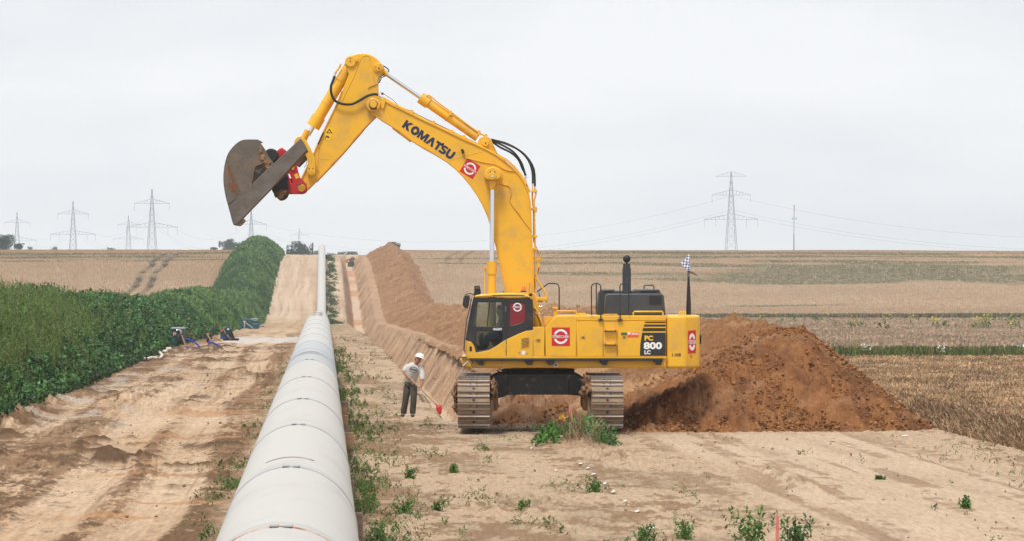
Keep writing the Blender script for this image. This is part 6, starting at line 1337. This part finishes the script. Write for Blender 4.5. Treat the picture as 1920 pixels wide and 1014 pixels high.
# ================================================================== FAR TREES
BARK = mat('bark', (.06, .045, .035), .9)
def far_tree(px, ytop, wpx, z, lab, seed, asp=1.0):
    c = W(px, ytop, z); g = float(prof(z)); T = empty('tree', (c.x, z, g), lab, 'tree', 'trees beyond the crest')
    top = c.z; wd = wpx * z / F / 2; hh = top - g; r = np.random.default_rng(seed)
    cz = top - wd * .75 * asp
    n = 26; cen = np.stack([c.x + r.normal(size=n) * wd * .5, z + r.normal(size=n) * wd * .5, cz + r.normal(size=n) * wd * .30 * asp], 1)
    n2 = 3200; k = r.integers(0, n, n2); dv = r.normal(size=(n2, 3)); dv /= np.linalg.norm(dv, axis=1, keepdims=True); rr = wd * .40 * r.uniform(.5, 1.05, n2)[:, None]
    P = cen[k] + dv * rr * (1, 1, .8 * asp); P[:, 2] = np.minimum(P[:, 2], top); P[:, 0] = np.clip(P[:, 0], c.x - wd, c.x + wd)
    tone = r.uniform(.75, 1.25, n)[k][:, None]; col = np.array((.030, .055, .022)) * tone * r.uniform(.8, 1.2, (n2, 1))
    lf = leafset(P, wd * .065, col, 0, .6)
    build('crown', lf[0], lf[1], LEAF, T, False, lf[2])
    tr = tube('trunk', [(c.x, z, g - .5), (c.x, z, g + hh * .4), (c.x + wd * .1, z, cz)], [wd * .10, wd * .07, wd * .03], BARK, T, 8)
    for a in (-.4, .35, .1): tube('limb', [(c.x, z, g + hh * .35), (c.x + a * wd, z + a, cz)], [wd * .05, wd * .02], BARK, T, 6)
for a in ((6, 435, 46, 1500, 'rounded dark tree at the far left edge', 1, 1.2), (34, 457, 22, 1500, 'low bush right of the dark tree at the far left', 2, .7), (432, 448, 42, 1800, 'loose bluish tree left of the green bank crest', 3, .9), (401, 464, 14, 2000, 'low bush far left of the loose bluish tree', 11, .6), (562, 454, 48, 1500, 'rounded dark tree between the green bank and the pipe', 4, 1.0),
          (597, 471, 24, 2200, 'low pale tree just left of the pipe top', 5, .8), (622, 474, 20, 2200, 'low pale tree just right of the pipe top', 6, .8), (641, 472, 16, 2300, 'small pale tree left of the tiny digger', 7, 1.), (660, 473, 30, 1500, 'rounded tree directly behind the tiny digger', 8, 1.), (679, 479, 16, 1900, 'small tree right of the tiny digger', 9, .8),
          (741, 452, 26, 960, 'bush showing over the highest soil heap', 10, .8), (56, 463, 10, 2600, 'tiny treetop left of the second pylon', 12, 1.), (101, 463, 12, 2600, 'tiny treetop beneath the second pylon', 13, 1.), (208, 464, 14, 2600, 'tiny treetop beneath the faint pylon', 14, .8)):
    far_tree(*a)
# ================================================================== PYLONS AND CABLES
PG = mat('galvanised_steel', (.30, .35, .40), .6)
def strut(V, Fc, a, b, r):
    v, f = tube_geo([a, b], r, 4, False); k = len(V); V += [tuple(x) for x in v]; Fc += [tuple(i + k for i in q) for q in f]
def pylon(name, H=46., t=.13, lab=None, flat=False):
    T = empty(name, (0, 0, 0), lab, 'power pylon', 'power pylons on the skyline')
    V = []; Fc = []; hw = lambda z: 2.5 * (1 - z / H) ** 1.0 + .55 * (z < H) * (1 - z / H) + .15
    lv = [0, 5, 10, 14.5, 18.5, 22, 25, 28, 31, 34, 37, 40, 43, H]
    for a, b in zip(lv[:-1], lv[1:]):
        wa, wb = hw(a), hw(b); ca = [(-wa, -wa), (wa, -wa), (wa, wa), (-wa, wa)]; cb_ = [(-wb, -wb), (wb, -wb), (wb, wb), (-wb, wb)]
        for k in range(4):
            n = (k + 1) % 4; strut(V, Fc, (*ca[k], a), (*cb_[k], b), t * 1.5); strut(V, Fc, (*ca[k], a), (*cb_[n], b), t * .7); strut(V, Fc, (*ca[n], a), (*cb_[k], b), t * .7); strut(V, Fc, (*cb_[k], b), (*cb_[n], b), t * .6)
    build('tower', V, Fc, PG, T)
    arms = ((26.5, 13.5, (8.3, 13.2)), (38.5, 9.2, (9.0,))) if not flat else ((24.5, 13, (7.4, 12.8)), (36, 9.4, (9.2,)), (44.8, 7.5, ()))
    for zc, w_, ins in arms:
        V = []; Fc = []
        for s in (-1, 1):
            h = hw(zc)
            for yy in (-h * .6, h * .6):
                strut(V, Fc, (s * h, yy, zc + 2.3), (s * w_, 0, zc + .15), t); strut(V, Fc, (s * h, yy, zc), (s * w_, 0, zc), t)
                for q in np.linspace(.15, .85, 5): x = h + (w_ - h) * q; strut(V, Fc, (s * x, yy * (1 - q), zc), (s * (x + (w_ - h) * .07), yy * (1 - q), zc + 2.3 * (1 - q) + .1), t * .6)
        build('crossarm', V, Fc, PG, T)
        for x in ins:
            for s in (-1, 1): V = []; Fc = []; strut(V, Fc, (s * x, 0, zc), (s * x, 0, zc - 3.8), t * 1.1); build('insulator', V, Fc, PG, T)
    return T
pyl = pylon('power_pylon', 46, .075); pyl2 = pylon('power_pylon', 47, .065, None, True)
spots = [(285, 355, 2150, 'tallest lattice pylon left of the bucket'), (137, 378, 2480, 'second pylon from the left edge'), (32, 398, 2900, 'leftmost pylon above the dark tree'), (241, 405, 3500, 'faint pylon close left of the tallest one'), (471, 396, 2350, 'pylon standing below the excavator bucket'), (561, 428, 4300, 'very faint pylon above the rounded tree')]
for i, (px, yt, z, lab) in enumerate(spots):
    T = pyl if i == 0 else copy_tree(pyl); T['label'] = lab; c = W(px, yt, z); T.location = (c.x, z, c.z - 46); T.rotation_euler = (0, 0, R((18, 14, 16, 20, 24, 10)[i]))
c = W(1371, 323, 2000); pyl2.location = (c.x, 2000, c.z - 47); pyl2['label'] = 'lattice pylon with three crossarms right of the excavator'; pyl2.rotation_euler = (0, 0, R(-14))
CB = mat('cable_grey', (.38, .41, .45), .6)
def cable(px0, py0, z0, px1, py1, z1, sag, lab):
    a = W(px0, py0, z0); b = W(px1, py1, z1); pts = [a.lerp(b, t) - Vector((0, 0, sag * 4 * t * (1 - t))) for t in np.linspace(0, 1, 17)]
    o = tube('power_cable', pts, .045, CB, None, 4); o.location = o.location; tag(o, lab, 'power cable', 'overhead cables strung between pylons')
for lv_, dy in (('upper', 0), ('lower', 24), ('lowest', 30)):
    cable(137, 410 + dy - (8 if dy else 0), 2480, 285, 395 + dy - (4 if dy else 0), 2150, 12, lv_ + ' cable from the second to the tallest left pylon')
    cable(32, 420 + dy * .8 - (6 if dy else 0), 2900, 137, 410 + dy - (8 if dy else 0), 2480, 12, lv_ + ' cable from the leftmost to the second pylon')
    cable(285, 395 + dy - (4 if dy else 0), 2150, 471, 418 + dy * .7, 2350, 12, lv_ + ' cable from the tallest left pylon to the one under the bucket')
    cable(471, 418 + dy * .7, 2350, 1371, 368 + dy * 1.1, 2000, 16, lv_ + ' cable running behind the excavator to the right pylon')
    cable(1371, 368 + dy * 1.1, 2000, 2300, 440 + dy * .8, 1900, 9, lv_ + ' cable leaving the right pylon toward the right edge')
# radio mast
z = 2100; RM = empty('radio_mast', W(1488.5, 470, z), 'slim radio mast with red and white top right of the pylon', 'radio mast')
ptube('mast', [(1488.5, 475), (1488.5, 440)], z, 1.3, PG, RM, n=8); ptube('mast', [(1488.5, 441), (1489, 396)], z, .75, PG, RM, n=8); ptube('mast_tip', [(1489, 397), (1489, 385)], z, .8, mat('faded_red_mast', (.45, .10, .10), .6), RM, n=8)
for x in (1485.6, 1492.4): ptube('antenna', [(x, 408), (x, 413)], z, .6, PG, RM, n=6)
ptube('antenna_bracket', [(1485.6, 411), (1492.4, 411)], z, .35, PG, RM, n=6)
# ================================================================== HAZE
bm = bmesh.new(); box_bm(bm, -1300, 1300, -60, 4700, -9, 75); hz = from_bm('haze', bm, bpy.data.materials.new('haze_air'), None); tag(hz, 'thin pale summer haze filling the air over the fields', None, None, 'stuff')
m = hz.data.materials[0]; m.use_nodes = True; t = m.node_tree; t.nodes.clear(); out = t.nodes.new('ShaderNodeOutputMaterial'); pv = t.nodes.new('ShaderNodeVolumePrincipled')
pv.inputs['Color'].default_value = (.86, .94, 1.0, 1); pv.inputs['Density'].default_value = .00014; pv.inputs['Anisotropy'].default_value = -.1; t.links.new(pv.outputs[0], out.inputs['Volume'])
